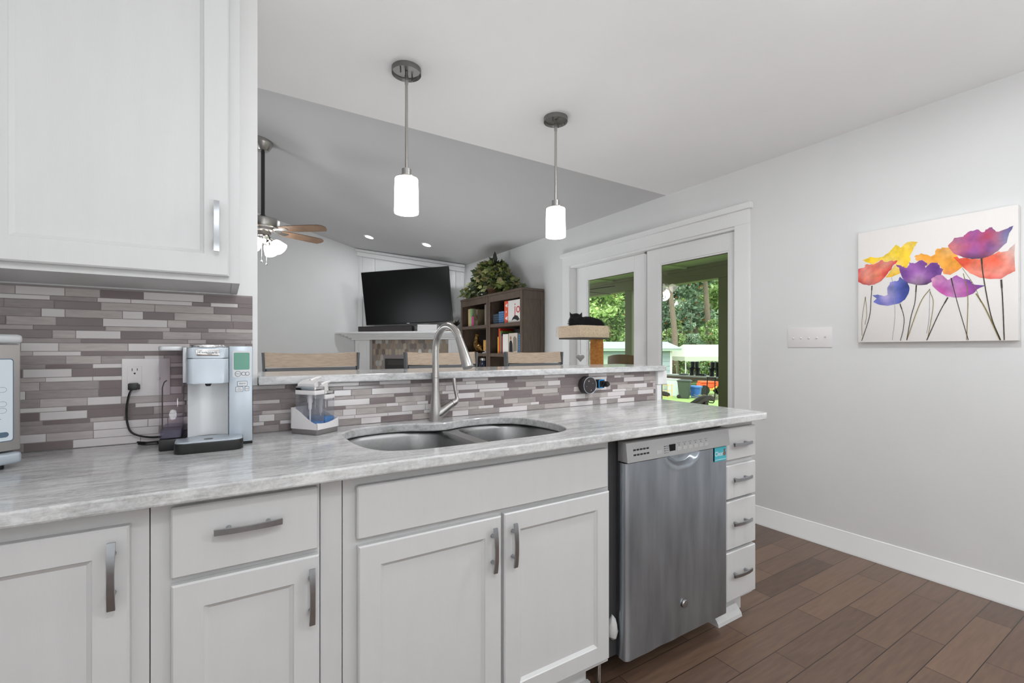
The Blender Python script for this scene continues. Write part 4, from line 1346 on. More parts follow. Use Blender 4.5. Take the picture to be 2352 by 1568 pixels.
for li, (nm, pts) in enumerate(PETALS.items()):
    edge, mid, far = cols[nm]
    u0 = min(p[0] for p in pts); u1 = max(p[0] for p in pts); v0 = min(p[1] for p in pts); v1 = max(p[1] for p in pts)
    # ragged outline
    rnd = random.Random(li)
    loop = []
    for i in range(len(pts)):
        a, c = pts[i], pts[(i+1) % len(pts)]
        for s in range(3):
            f = s/3
            j = 0.004 if a[1] > (v0+v1)/2 else 0.0012
            loop.append((a[0]+(c[0]-a[0])*f+(rnd.uniform(-j, j) if s else 0), a[1]+(c[1]-a[1])*f+(rnd.uniform(-j, j) if s else 0)))
    bm2 = bmesh.new()
    vs = [bm2.verts.new((max(0.0005, p[0]), p[1], 0)) for p in loop]
    es = [bm2.edges.new((vs[i], vs[(i+1) % len(vs)])) for i in range(len(vs))]
    bmesh.ops.triangle_fill(bm2, use_beauty=True, edges=es)
    bmesh.ops.subdivide_edges(bm2, edges=[e for e in bm2.edges if not e.is_boundary], cuts=3, use_grid_fill=True)
    bmesh.ops.triangulate(bm2, faces=bm2.faces[:])
    if pf.col is None: pf.col = pf.bm.loops.layers.float_color.new('Col')
    mp = {}
    for f in bm2.faces:
        nv = []
        for v in f.verts:
            if v.index not in mp or True:
                key = (round(v.co.x, 6), round(v.co.y, 6))
                if key not in mp: mp[key] = pf.bm.verts.new(cvs(v.co.x, v.co.y, 0.0004+0.00012*li))
                nv.append(mp[key])
        try: nf = pf.bm.faces.new(nv)
        except ValueError: continue
        for l, v in zip(nf.loops, f.verts):
            fu = (v.co.x-u0)/(u1-u0); fv = (v.co.y-v0)/(v1-v0)
            nn = noise.noise(Vector((v.co.x*22, v.co.y*22, li*3.1)))*.5
            c = lerp(edge, mid, min(1, max(0, .5+nn*1.2+(.25-abs(fu-.45)))))
            if nm in ('big', 'magenta', 'blue'): c = lerp(c, far, min(1, max(0, (fu-.6)*2.2+nn*.6)))
            else: c = lerp(c, far, min(1, max(0, (.28-fv)*1.8+nn*.4)))
            if nm in ('big', 'purple'): c = lerp(c, (78, 56, 74), min(.8, max(0, (.25-fv)*2.5+nn*.5)))
            wash = min(.55, max(0, .12+noise.noise(Vector((v.co.x*11, v.co.y*11, 9+li)))*.55))
            c = lerp(c, (236, 222, 218), wash)
            if nm == 'redr': c = lerp(c, (240, 222, 218), min(.85, max(0, (fu-.72)*2.2+(fv-.55)*.9)))
            l[pf.col] = lin(c)
    bm2.free()
pf.build('flower_paint', M_paint, t, smooth=False, normals=False)
sm = MB()
scol = [(150, 150, 160), (70, 62, 54), (140, 126, 78)]
for pts, w, c in STEMS:
    P = smooth_path([(p[0], max(0.0005, p[1]), 0) for p in pts], 5)
    for i in range(len(P)-1):
        d = (P[i+1]-P[i]).normalized(); nrm = Vector((-d.y, d.x, 0))
        wa = 0.0015*w*(1.6 if i < 2 and c == 1 else 1)
        q = [P[i]+nrm*wa, P[i]-nrm*wa, P[i+1]-nrm*wa*.9, P[i+1]+nrm*wa*.9]
        sm.quad([cvs(k.x, k.y, .0017) for k in q], col=lin(scol[c]))
sm.build('stem_paint', M_paint, t, smooth=False, normals=False)
# ------------------------------------------------------------------ corner fireplace (local x along the face, local y into the corner)
FO, FRz = (1.825, 7.575, 0.0), R(-45)
FL = 1.815
def zl(s, d=0.0):            # vault height above a point of the local frame (d towards the room)
    return zvault(1.825+(s-d)*0.70711)
t = thing('corner_fireplace', 'white panelled corner fireplace with mantel and mosaic surround under the television', 'fireplace', FO, FRz)
b = MB()
b.prism([(0.004, 0), (FL-.002, 0), (FL-.002, zl(FL)-.004), (0.004, zl(0)-.004)], 0.002, 0.03, 'Y')
L_(b, 'panel_back', M_trim, t, smooth=False)
for i, s in enumerate((0.03, 0.25, 1.60, FL-.075)):
    b = MB(); w = .055
    b.prism([(s, 1.48), (s+w, 1.48), (s+w, zl(s+w)-.118), (s, zl(s)-.118)], -0.014, 0.0015, 'Y', bev=.002)
    L_(b, 'batten', M_trim, t)
for d0, d1, z0, z1, nm in ((0.002, 0.05, .012, .05, 'crown'), (0.002, 0.03, .0505, .115, 'frieze_board')):
    b = MB()
    b.loft([[(s, -d0, zl(s, d1)-z1), (s, -d1, zl(s, d1)-z1), (s, -d1, zl(s, d1)-z0), (s, -d0, zl(s, d1)-z0)] for s in (-.01 if nm == 'crown' else 0.004, FL-.002 if nm == 'crown' else FL-.01)])
    L_(b, nm, M_trim, t, smooth=False)
b = MB(); b.prism([(-.247, -.25+.004), (-.16, -.29), (1.76, -.29), (1.812, -.24), (1.812, -.002), (0.0, -.002)], 1.436, 1.466, 'Z', bev=.003)
L_(b, 'mantel_shelf', M_trim, t)
b = MB()
for z0, z1, d, x0, x1 in ((1.418, 1.4355, .255, -.13, 1.80), (1.398, 1.4178, .225, -.10, 1.80), (1.374, 1.3978, .185, -.06, 1.80), (1.346, 1.3738, .15, -.02, 1.80)):
    b.box(x0, x1, -d, -.002, z0, z1, 0, .003)
L_(b, 'mantel_moulding', M_trim, t)
for s0, s1 in ((0.012, 0.262), (1.57, 1.80)):
    b = MB(); b.box(s0, s1, -.095, -.002, 0.0005, 1.3455, 0, .002)
    lg = L_(b, 'pilaster', M_trim, t)
    for z0, z1 in ((1.07, 1.29), (0.2, 1.02)):
        b = MB()
        x0, x1 = s0+.045, s1-.045
        for a, c, e, f in ((x0, x0+.012, z0, z1), (x1-.012, x1, z0, z1), (x0+.0122, x1-.0122, z0, z0+.012), (x0+.0122, x1-.0122, z1-.012, z1)):
            b.box(a, c, -.1, -.0955, e, f, 0, .001)
        L_(b, 'panel_moulding', M_trim, lg, smooth=False)
# picket mosaic surround
tiles = [mat('taupe_picket', (158, 138, 118), .3, var=.12, scale=30), mat('sand_picket', (182, 164, 142), .3, var=.1, scale=30), mat('umber_picket', (116, 100, 88), .3, var=.15, scale=30),
         mat('mirror_picket', (226, 222, 216), .08, .6), M_grout, mat('warm_grey_picket', (142, 130, 120), .3, var=.1, scale=30)]
b = MB(); b.box(0.264, 1.568, -.012, -.002, 0.0005, 1.345, 4)
rnd = random.Random(5)
hw, hh, tip = 0.0265, 0.033, 0.0185
row = 0; z = 1.33
while z > 0.84:
    s = 0.29+(hw+.0015 if row % 2 else 0)
    while s < 1.555:
        if not (0.485 < s < 1.265 and z < 1.06+.02):
            poly = [(s, z+hh+tip), (s-hw, z+hh), (s-hw, z-hh), (s, z-hh-tip), (s+hw, z-hh), (s+hw, z+hh)]
            poly = [(max(.266, min(1.566, u)), min(1.344, v)) for u, v in poly]
            b.prism(poly, -.0145, -.0125, 'Y', rnd.choices([0, 1, 2, 3, 5], [3, 2.6, 2.2, .8, 2])[0])
        s += 2*hw+.003
    z -= 2*hh+tip+.003; row += 1
b.box(0.266, .485, -.014, -.0125, 0.0005, .82, 0); b.box(1.27, 1.566, -.014, -.0125, .0005, .82, 0)
L_(b, 'mosaic_surround', tiles, t, smooth=False)
b = MB(); b.box(0.49, 1.262, -.03, -.0125, 0.06, 1.05, 0, .002); 
fb = L_(b, 'firebox', mat('firebox_black', (34, 30, 28), .5), t)
b = MB()
for k in range(6): b.box(0.54, 1.21, -.034, -.0305, 0.955+k*.013, .962+k*.013)
L_(b, 'louvre', mat('louvre_bronze', (66, 58, 52), .4), fb, smooth=False)

# ------------------------------------------------------------------ television, soundbar and the small things on the mantel
tc = Vector((2.306, 6.678, 1.981))
yaw, tilt, roll = R(-137.15), R(8.18), R(1.38)
nv = Vector((math.cos(yaw)*math.cos(tilt), math.sin(yaw)*math.cos(tilt), -math.sin(tilt)))
rt = Vector((0, 0, 1)).cross(nv).normalized(); up = nv.cross(rt)
rt, up = rt*math.cos(roll)+up*math.sin(roll), up*math.cos(roll)-rt*math.sin(roll)
MT = Matrix(((rt.x, up.x, nv.x, tc.x), (rt.y, up.y, nv.y, tc.y), (rt.z, up.z, nv.z, tc.z), (0, 0, 0, 1)))
t = thing('television', 'large flat black television tilted forward above the mantel', 'television', (2.35, 6.72, 1.56))
TW, TH = 0.7165, 0.403
b = MB(); b.box(-TW, TW, -TH, TH, -.03, -.0005, 0, .003, 2, M=MT)
b.box(-.4, .4, -.28, .16, -.055, -.0302, 0, .004, 2, M=MT)
bz = b.build('housing', M_bezel, t)
b = MB(); b.box(-TW+.009, TW-.009, -TH+.015, TH-.009, -.0004, .0006, 0, M=MT)
b.build('screen', M_screen, t, smooth=False)
b = MB(); b.box(-.022, .022, -TH+.004, -TH+.010, -.0004, .0008, 0, M=MT)
b.build('badge', M_silver, bz, smooth=False)
b = MB()
wp = Vector((2.71, 6.65, 1.98))
bk = tc-nv*.056
b.tube([bk, bk-nv*.06], .03, 10)
b.tube([bk-nv*.06, Vector((1.825+.9*.70711, 7.575-.9*.70711, 2.0))+Vector((-.70711, -.70711, 0))*.004], .025, 10)
b.build('wall_mount', M_black, t)
def mt(s, d, z):   # point on the fireplace frame
    return (1.825+(s-d)*.70711, 7.575-(s+d)*.70711, z)
t = thing('soundbar', 'long black soundbar lying on the mantel beneath the television', 'soundbar', mt(.6, .2, 1.4665), FRz)
b = MB(); b.box(-.45, .45, -.04, .045, 0.0005, .082, 0, .006, 2)
sbm = L_(b, 'body', M_bezel, t)
b = MB(); b.box(-.44, .44, -.0415, -.0402, .006, .076)
L_(b, 'grille', M_charcoal, sbm, smooth=False)
t = thing('media_box', 'low white slatted box on the mantel right of the soundbar', 'box', mt(1.29, .19, 1.4665), FRz)
b = MB(); b.box(-.155, .155, -.05, .05, .0005, .1, 0, .004)
L_(b, 'box_body', M_trim, t)
b = MB()
for k in range(4): b.box(-.14, .14, -.054, -.0502, .018+k*.02, .029+k*.02)
L_(b, 'slats', M_plate, t, smooth=False)
# autumn decoration at the right end of the mantel
M_pumpkin = mat('orange_pumpkin', (206, 142, 52), .5, rgb2=(186, 112, 36), scale=20)
t = thing('pumpkin', 'small orange pumpkin at the right end of the mantel', 'pumpkin', mt(1.66, .19, 1.4665))
b = MB()
rings = []
for i in range(9):
    ph = PI*i/8
    ring = []
    for k in range(32):
        a = 2*PI*k/32
        r = .062*math.sin(ph)*(1+.09*abs(math.cos(4*a)))+.001
        ring.append((r*math.cos(a), r*math.sin(a), .047-.046*math.cos(ph)))
    rings.append(ring)
b.loft(rings); L_(b, 'fruit', M_pumpkin, t)
b = MB(); b.tube([(0, 0, .09), (.004, 0, .102), (.012, .002, .112)], [.007, .005, .004], 8); L_(b, 'stem', M_espresso, t)
t = thing('artificial_flowers', 'dark and cream artificial flower spray standing beside the pumpkin on the mantel', 'flowers', mt(1.69, .09, 1.4665))
b = MB(); b.lathe([(.028, .0005), (.034, .02), (.03, .05), (.022, .07)], seg=16); L_(b, 'vase', M_espback, t)
b = MB(); rnd = random.Random(2)
for k in range(26):
    d = Vector((rnd.uniform(-1, 1), rnd.uniform(-1, 1), rnd.uniform(.0, 1.6))).normalized()
    p = Vector((0, 0, .07)); q = p+d*rnd.uniform(.07, .15)
    s_ = d.cross(Vector((0, 0, 1))).normalized()*.018
    col = lin(rnd.choice([(40, 36, 34), (60, 52, 44), (226, 214, 178), (70, 62, 50), (32, 30, 30)]))
    b.quad([p, (p+q)/2+s_, q, (p+q)/2-s_], col=col)
L_(b, 'petals', M_leafattr, t, smooth=False, normals=False)

# ------------------------------------------------------------------ bookcases against the right wall
BX0, BX1, BZ = 2.80, 3.098, 1.882
def bookcase(y0, y1, label, zs):
    t = thing('bookcase', label, 'bookcase', ((BX0+BX1)/2, (y0+y1)/2, 0), 0, 'pair of dark bookcases')
    b = MB()
    for a in (y0, y1-.028):
        b.box(BX0+.012, BX1, a, a+.028, .0005, BZ-.03, 0, .001)
    b.box(BX0+.013, BX1-.008, y0+.0285, y1-.0285, .06, .085); b.box(BX0+.013, BX1-.008, y0+.0285, y1-.0285, BZ-.075, BZ-.0305)
    b.build('carcass', M_espresso, t, smooth=False)
    b = MB(); b.box(BX0-.006, BX1+.002, y0-.004, y1+.004, BZ-.0295, BZ, 0, .004)
    b.build('top', M_espresso, t)
    b = MB()
    for a, c in ((y0, y0+.045), (y1-.045, y1)): b.box(BX0, BX0+.0115, a, c, .0005, BZ-.03, 0, .001)
    b.box(BX0, BX0+.0115, y0+.0455, y1-.0455, BZ-.105, BZ-.03, 0, .001); b.box(BX0, BX0+.0115, y0+.0455, y1-.0455, .0005, .085, 0, .001)
    b.build('face_frame', M_espresso, t)
    b = MB(); b.box(BX1-.0075, BX1-.0005, y0+.0285, y1-.0285, .086, BZ-.076)
    b.build('back_panel', M_espback, t, smooth=False)
    for z in zs:
        b = MB(); b.box(BX0+.004, BX1-.008, y0+.0285, y1-.0285, z-.04, z, 0, .001)
        b.build('shelf', M_espresso, t)
    b = MB()   # raised frame of the exposed side
    for a, c, e, f in ((BX0+.013, BX0+.05, .06, BZ-.0305), (BX1-.05, BX1, .06, BZ-.0305), (BX0+.0505, BX1-.0505, BZ-.125, BZ-.0305), (BX0+.0505, BX1-.0505, .06, .15)):
        b.box(a, c, y0-.0035, y0-.0002, e, f)
    if y0 < 4.5: b.build('side_frame', M_espresso, t, smooth=False)
    else: b.bm.free()
    return t
bookcase(4.27, 5.043, 'dark wood bookcase nearer the patio door, with orange and white books', (1.506, 1.147, .78, .42))
bookcase(5.052, 5.826, 'dark wood bookcase nearer the fireplace, with gold figurine and candle', (1.506, 1.147, .78, .42))
cover_cache = {}
def paint_mat(rgb, rough=.5):
    k = tuple(rgb)
    if k not in cover_cache: cover_cache[k] = mat('book_cover_%d' % len(cover_cache), rgb, rough, var=.05, scale=40)
    return cover_cache[k]
M_paper = mat('page_paper', (214, 206, 188), .8)
def book(y, w, h, z, rgb, label, d=.19, front=BX0+.03, group=None, lean=0.0):
    """upright book, spine towards the room (-x); y is its far side, it takes up w towards the camera"""
    t = thing('book', label, 'book', (front+d/2, y-w/2, z), 0, group or 'books in the bookcases')
    b = MB()
    b.box(front, front+.003, y-w, y, z+.0006, z+h, 0, .0006)
    b.box(front+.0031, front+d, y-w, y-w+.002, z+.0006, z+h); b.box(front+.0031, front+d, y-.002, y, z+.0006, z+h)
    b.build('cover', paint_mat(rgb), t, smooth=False)
    b = MB(); b.box(front+.0032, front+d-.004, y-w+.0022, y-.0022, z+.003, z+h-.003)
    b.build('pages', M_paper, t, smooth=False)
    return t
def spine_text(t, s, y, w, z, h, front, rgb, size):
    b = MB(); b.text(s, size, (front-.0006, y-w/2, z+h/2), (0, 0, 1), (0, 1, 0), .0002)
    b.build('lettering', paint_mat(rgb), t, smooth=False)
z1, z2, z3 = 1.506, 1.147, .78
# left bookcase, top shelf
book(5.655, .055, .235, z1, (196, 170, 124), 'tan book at the left of the top shelf, in the bookcase nearer the fireplace')
book(5.598, .04, .237, z1, (150, 184, 132), 'pale green book between the tan and pink books')
book(5.556, .06, .13, z1, (186, 66, 128), 'short pink book beside the pale green book')
book(5.494, .07, .225, z1, (84, 74, 58), 'dark patterned book behind the ornament on the upper shelf')
book(5.422, .04, .215, z1, (112, 100, 78), 'olive brown book right of the dark patterned book')
book(5.19, .05, .26, z1, (128, 120, 112), 'grey book at the right end of the top shelf by the divider')
# metal flower ornament before those books
M_bronze = mat('antique_bronze', (128, 112, 84), .35, .8, var=.3, scale=60)
t = thing('metal_ornament', 'bronze metal flower ornament in front of the books on the top shelf', 'ornament', (BX0+.017, 5.40, z1))
b = MB(); b.lathe([(.011, .0006), (.011, .006), (.004, .01), (.003, .09)], (BX0+.0155, 5.40, z1), seg=12)
for k in range(7):
    a = 2*PI*k/7
    b.tube([(BX0+.0155, 5.40, z1+.11), (BX0+.0155, 5.40+.03*math.cos(a), z1+.11+.03*math.sin(a)), (BX0+.0155, 5.40+.045*math.cos(a), z1+.11+.045*math.sin(a))], [.004, .010, .004], 8, flat=.5)
b.build('flower', M_bronze, t)
# second shelf: golden peacock-like figure and a candle holder
M_gold = mat('mottled_gold', (176, 132, 66), .3, .8, rgb2=(34, 26, 18), scale=42)
t = thing('bird_figurine', 'mottled gold bird figurine on the middle shelf of the bookcase nearer the fireplace', 'figurine', (BX0+.08, 5.45, z2))
cx, cy = BX0+.075, 5.44
b = MB()
b.tube([(cx, cy+.03, z2+.0007), (cx, cy+.03, z2+.012), (cx, cy+.025, z2+.03)], [.045, .05, .02], 14)
b.tube([(cx, cy-.03, z2+.045), (cx, cy, z2+.06), (cx, cy+.035, z2+.095), (cx, cy+.055, z2+.14), (cx, cy+.056, z2+.18), (cx, cy+.045, z2+.222), (cx, cy+.03, z2+.245), (cx, cy-.012, z2+.236)],
       [.03, .045, .05, .042, .030, .022, .027, .004], 16)
b.tube([(cx, cy+.06, z2+.06), (cx, cy+.03, z2+.07), (cx, cy-.02, z2+.075), (cx, cy-.07, z2+.06), (cx, cy-.125, z2+.03)], [.012, .042, .052, .04, .008], 14)
b.tube([(cx, cy+.02, z2+.028), (cx, cy+.01, z2+.06)], [.012, .015], 8)
b.build('body', M_gold, t)
t = thing('candle_holder', 'gold pillar candle on a pale stand beside the bird figurine', 'candle', (BX0+.07, 5.215, z2))
b = MB(); b.lathe([(.055, .0006), (.055, .008), (.02, .016), (.02, .024), (.045, .03)], (BX0+.07, 5.215, z2), seg=20); b.build('stand', M_plate, t)
b = MB(); b.lathe([(.04, .0305), (.04, .165), (.036, .168), (.034, .16), (0, .16)], (BX0+.07, 5.215, z2), seg=24); b.build('pillar', mat('gold_candle', (206, 160, 84), .4, rgb2=(166, 120, 60), scale=30), t)
t = thing('glass_jar', 'dark blue glass jar on the lower shelf of the bookcase nearer the fireplace', 'jar', (BX0+.09, 5.36, z3))
b = MB(); b.lathe([(.06, .0007), (.075, .02), (.078, .2), (.06, .25), (.055, .27)], (BX0+.12, 5.36, z3), seg=24); b.build('body', mat('dark_blue_glass', (30, 36, 54), .1), t)
b = MB(); b.lathe([(.06, .2705), (.06, .30), (.02, .32), (.015, .335), (0, .34)], (BX0+.12, 5.36, z3), seg=24); b.build('lid', M_nickel, t)
# right bookcase, top shelf: baskets and two large books
def basket(y, w, h, z, rgb, label, front=BX0+.03, d=.2):
    t = thing('storage_basket', label, 'basket', (front+d/2, y-w/2, z), 0, 'patterned baskets in the bookcases')
    b = MB(); b.box(front, front+d, y-w, y, z+.0006, z+h, 0, .004)
    o = b.build('basket_body', paint_mat(rgb, .7), t)
    b = MB()
    for r_ in range(int(h/.026)):
        for k in range(int(w/.024)):
            yy = y-w+.014+k*.024; zz = z+.014+r_*.026
            b.box(front-.0012, front-.0001, yy-.006, yy+.006, zz-.008, zz+.006)
    b.build('cut_pattern', paint_mat(tuple(int(v*.45) for v in rgb), .8), o, smooth=False)
    return t
basket(4.975, .13, .12, z1, (58, 74, 92), 'dark blue basket on the top shelf, left of the lighter blue one')
basket(4.838, .12, .145, z1, (84, 130, 178), 'light blue patterned basket beside the orange book')
t = book(4.70, .085, .258, z1, (226, 96, 66), 'big orange and white cookbook on the top shelf', d=.2)
b = MB()
for zz in (.05, .20): b.prism([(4.628, z1+zz-.02), (4.682, z1+zz+.004), (4.628, z1+zz+.03)], BX0+.0285, BX0+.0298, 'X')
b.text('III', .035, (BX0+.029, 4.655, z1+.13), (0, -1, 0), (0, 0, 1), .0002)
b.build('printed_pattern', M_plate, t, smooth=False)
t = thing('book', 'large white book with red lettering, turned cover outwards on the top shelf', 'book', (BX0+.06, 4.45, z1), 0, 'books in the bookcases')
b = MB(); b.box(BX0+.025, BX0+.028, 4.325, 4.605, z1+.0006, z1+.255, 0, .0006); b.box(BX0+.058, BX0+.061, 4.325, 4.605, z1+.0006, z1+.255, 0, .0006); b.box(BX0+.0282, BX0+.0578, 4.60, 4.605, z1+.0006, z1+.255)
b.build('cover', paint_mat((226, 222, 218)), t, smooth=False)
b = MB(); b.box(BX0+.0285, BX0+.0575, 4.33, 4.5995, z1+.004, z1+.25); b.build('pages', M_paper, t, smooth=False)
b = MB(); b.text('jo', .17, (BX0+.0245, 4.475, z1+.155), (0, -1, 0), (0, 0, 1), .0002, align='LEFT'); b.build('lettering', paint_mat((196, 44, 40)), t, smooth=False)
b = MB(); b.prism([(4.53, z1+.02), (4.50, z1+.055), (4.45, z1+.08), (4.40, z1+.07), (4.36, z1+.03), (4.40, z1+.015), (4.44, z1+.03), (4.48, z1+.035)], BX0+.0238, BX0+.0248, 'X'); b.build('printed_shape', M_black, t, smooth=False)
# second shelf
for y, w, h, c, lb in ((4.86, .022, .20, (214, 186, 70), 'thin yellow book at the left of the middle shelf'), (4.837, .034, .30, (206, 56, 34), 'tall red book beside the thin yellow book'), (4.802, .018, .27, (120, 150, 72), 'thin green book right of the tall red book'),
                       (4.783, .02, .24, (92, 70, 96), 'thin purple book right of the thin green book'), (4.762, .02, .21, (160, 76, 80), 'thin rose book beside the white book')):
    book(y, w, h, z2, c, lb)
book(4.735, .12, .228, z2, (224, 220, 212), 'thick white book on the middle shelf left of the portrait book', d=.17)
book(4.60, .12, .285, z2, (34, 32, 33), 'tall black book standing behind the portrait book', d=.1, front=BX0+.12)
t = thing('book', 'book with a dark suited figure on its cover facing out on the middle shelf', 'book', (BX0+.06, 4.49, z2), 0, 'books in the bookcases')
b = MB(); b.box(BX0+.025, BX0+.028, 4.405, 4.595, z2+.0006, z2+.235, 0, .0006); b.box(BX0+.0485, BX0+.0515, 4.405, 4.595, z2+.0006, z2+.235); b.build('cover', paint_mat((196, 186, 174)), t, smooth=False)
b = MB(); b.box(BX0+.0283, BX0+.0482, 4.41, 4.593, z2+.004, z2+.232); b.build('pages', M_paper, t, smooth=False)
b = MB(); b.prism([(4.585, z2+.01), (4.58, z2+.12), (4.565, z2+.15), (4.53, z2+.15), (4.51, z2+.11), (4.505, z2+.01)], BX0+.0243, BX0+.0249, 'X', 0)
b.prism([(4.56+.017*math.cos(k*PI/6)-.01, z2+.178+.024*math.sin(k*PI/6)) for k in range(12)], BX0+.0243, BX0+.0249, 'X', 1)
b.prism([(4.50, z2+.02), (4.495, z2+.18), (4.46, z2+.2), (4.42, z2+.17), (4.415, z2+.03)], BX0+.0243, BX0+.0249, 'X', 2)
b.build('printed_picture', [M_black, paint_mat((150, 106, 84)), paint_mat((128, 118, 104))], t, smooth=False)
basket(4.395, .085, .22, z2, (84, 128, 176), 'tall blue patterned basket at the right of the middle shelf')
basket(4.80, .2, .16, z3, (70, 112, 160), 'blue basket on the lower shelf of the bookcase nearer the patio door')

# ------------------------------------------------------------------ ivy on top of the bookcases
t = thing('potted_ivy', 'bushy artificial ivy plant sitting on top of the bookcases', 'plant', (2.93, 5.12, BZ+.0005))
b = MB(); b.lathe([(.08, 0.0005), (.10, .03), (.115, .12), (.12, .125), (.11, .12), (0, .11)], (2.945, 5.1, BZ), seg=20)
b.build('pot', mat('wicker_brown', (104, 70, 48), .8, var=.4, scale=90, bump=.6), t)
rnd = random.Random(11)
b = MB()
greens = [(88, 104, 50), (118, 132, 66), (144, 154, 86), (66, 82, 46), (104, 118, 74), (170, 174, 116), (52, 64, 44), (160, 150, 104)]
def leaf(b, p, d, n, L, W, col, lobed=True):
    d = d.normalized(); s_ = d.cross(n).normalized(); n = s_.cross(d)
    if lobed:
        pts = [(0, 0), (.12, .42), (.36, .34), (.52, .5), (.66, .2), (1.0, 0), (.66, -.2), (.52, -.5), (.36, -.34), (.12, -.42)]
    else:
        pts = [(0, 0), (.2, .25), (.5, .36), (.8, .2), (1, 0), (.8, -.2), (.5, -.36), (.2, -.25)]
    c = p+d*L*.45-n*L*.06
    ring = [p+d*(u*L)+s_*(v*W)-n*(abs(v)*W*.25+u*u*L*.12) for u, v in pts]
    for i in range(len(ring)):
        b.quad([c, ring[i], ring[(i+1) % len(ring)]], col=col)
for k in range(900):
    u = rnd.gauss(0, .5); a = rnd.uniform(0, 2*PI)
    yy = max(-.46, min(.66, rnd.gauss(.03, .27)))
    env = max(.09, .40*(1-(abs(yy)/.54)**2)) if abs(yy) < .53 else .09
    zz = env*math.sqrt(rnd.random())
    xx = rnd.uniform(-.17, .12)*(1-.3*zz/.4)
    if yy > .25: zz *= .8
    p = Vector((2.93+xx-.02*(yy > .3), 5.12+yy, BZ+.02+zz))
    out = Vector((xx*2-.35, yy*1.2, zz-.12)).normalized()
    d = (out+Vector((rnd.uniform(-.7, .7), rnd.uniform(-.7, .7), rnd.uniform(-.9, .3)))).normalized()
    nrm = (out+Vector((-.3, -.35, .5))+Vector((rnd.uniform(-.6, .6), rnd.uniform(-.6, .6), rnd.uniform(-.4, .6)))).normalized()
    if abs(d.dot(nrm)) > .95: continue
    c = rnd.choice(greens)
    leaf(b, p, d, nrm, rnd.uniform(.055, .105), rnd.uniform(.06, .10), lin(c))
for k in range(40):
    p = Vector((2.90+rnd.uniform(-.05, .05), 4.92+rnd.uniform(-.08, .06), BZ+.1+rnd.uniform(-.04, .12)))
    pts = [p, p+Vector((-.03, -.07, .06)), p+Vector((-.04, -.14, .02+rnd.uniform(-.05, .05)))]
    for i in range(2):
        q0, q1 = pts[i], pts[i+1]; sx = Vector((.003, .002, .004))
        b.quad([q0-sx, q0+sx, q1+sx, q1-sx], col=lin((96, 104, 70)))
for y0, dz, dy, L in ((5.02, .40, -.10, .2), (5.22, .36, .22, .19), (5.32, .22, .30, .18), (5.44, .14, .26, .17), (4.95, .30, -.22, .13), (5.16, .38, -.24, .13), (4.90, .22, -.2, .12), (5.1, .38, -.02, .12)):
    p = Vector((2.88, y0, BZ+dz*.86)); d = Vector((-.1, dy, .25 if dz > .3 else .02)).normalized()
    if y0 == 5.02: d = Vector((-.05, .0, 1)).normalized()
    leaf(b, p, d, Vector((-.8, -.45, .4)), L, L*.52, lin((40, 46, 36)), False)
b.build('foliage', M_leafattr, t, smooth=False, normals=False)

# ------------------------------------------------------------------ bar stools
def stool(cx, cy, label):
    t = thing('bar_stool', label, 'bar stool', (cx, cy-.2, 0), 0, 'bar stools at the raised bar')
    b = MB()
    W, K = .21, 14
    rings = []
    for k in range(K+1):
        u = -1+2*k/K
        yy = cy-.028+.028*(1-abs(u)**2)                   # bowed away from the bar
        sag = -.007*(1-u*u)
        sh = .004*u
        rings.append([(cx+u*W, yy-.011, 1.107+sag*.6), (cx+u*W, yy+.011, 1.107+sag*.6), (cx+u*W*1.01, yy+.024, 1.178+sag), (cx+u*W*1.01, yy+.004, 1.178+sag)])
    b.loft(rings)
    b.build('backrest_slat', M_oak, t, ang=.7)
    for s_ in (-1, 1):
        b = MB(); b.loft([[(cx+s_*(W+.0005)*f, cy-.045, z), (cx+s_*(W+.011)*f, cy-.045, z), (cx+s_*(W+.011)*f, cy-.008, z), (cx+s_*(W+.0005)*f, cy-.008, z)] for z, f in ((1.09, .995), (1.13, 1.0), (1.176, 1.012))])
        b.build('end_cap', M_stoolgrey, t)
    b = MB()
    rings = []
    for k in range(K+1):
        u = -1+2*k/K
        yy = cy-.03+.028*(1-abs(u)**2)
        rings.append([(cx+u*.2, yy-.013, 1.072), (cx+u*.2, yy+.008, 1.072), (cx+u*.205, yy+.010, 1.101), (cx+u*.205, yy-.011, 1.101)])
    b.loft(rings)
    for s_ in (-1, 1):
        b.tube([(cx+s_*.195, cy-.05, .74), (cx+s_*.203, cy-.035, .95), (cx+s_*.207, cy-.022, 1.10)], [.016, .015, .012], 8)
    for k in range(3):
        u = -.5+.5*k
        b.box(cx+u*.2-.012, cx+u*.2+.012, cy-.03, cy-.012, .78, 1.0715)
    b.build('back_frame', M_stoolgrey, t)
    b = MB(); b.box(cx-.205, cx+.205, cy-.42, cy-.03, .69, .735, 0, .012, 3)
    b.build('seat', M_oak, t)
    for sx in (-1, 1):
        for sy, yb in ((-1, cy-.40), (1, cy-.05)):
            b = MB(); b.tube([(cx+sx*.18, yb, .689), (cx+sx*.2, yb+sy*.02, .0008)], [.02, .016], 8)
            b.build('leg', M_stoolgrey, t)
    b = MB(); b.box(cx-.17, cx+.17, cy-.415, cy-.395, .20, .235, 0, .003); b.box(cx-.17, cx+.17, cy-.055, cy-.035, .25, .28, 0, .003)
    b.build('footrest', M_stoolgrey, t)
stool(.376, 2.49, 'grey bar stool with pale wood back, leftmost one behind the soap caddy')
stool(1.066, 2.49, 'grey bar stool with pale wood back, middle one behind the faucet')
stool(1.711, 2.49, 'grey bar stool with pale wood back, rightmost one before the bookcase')

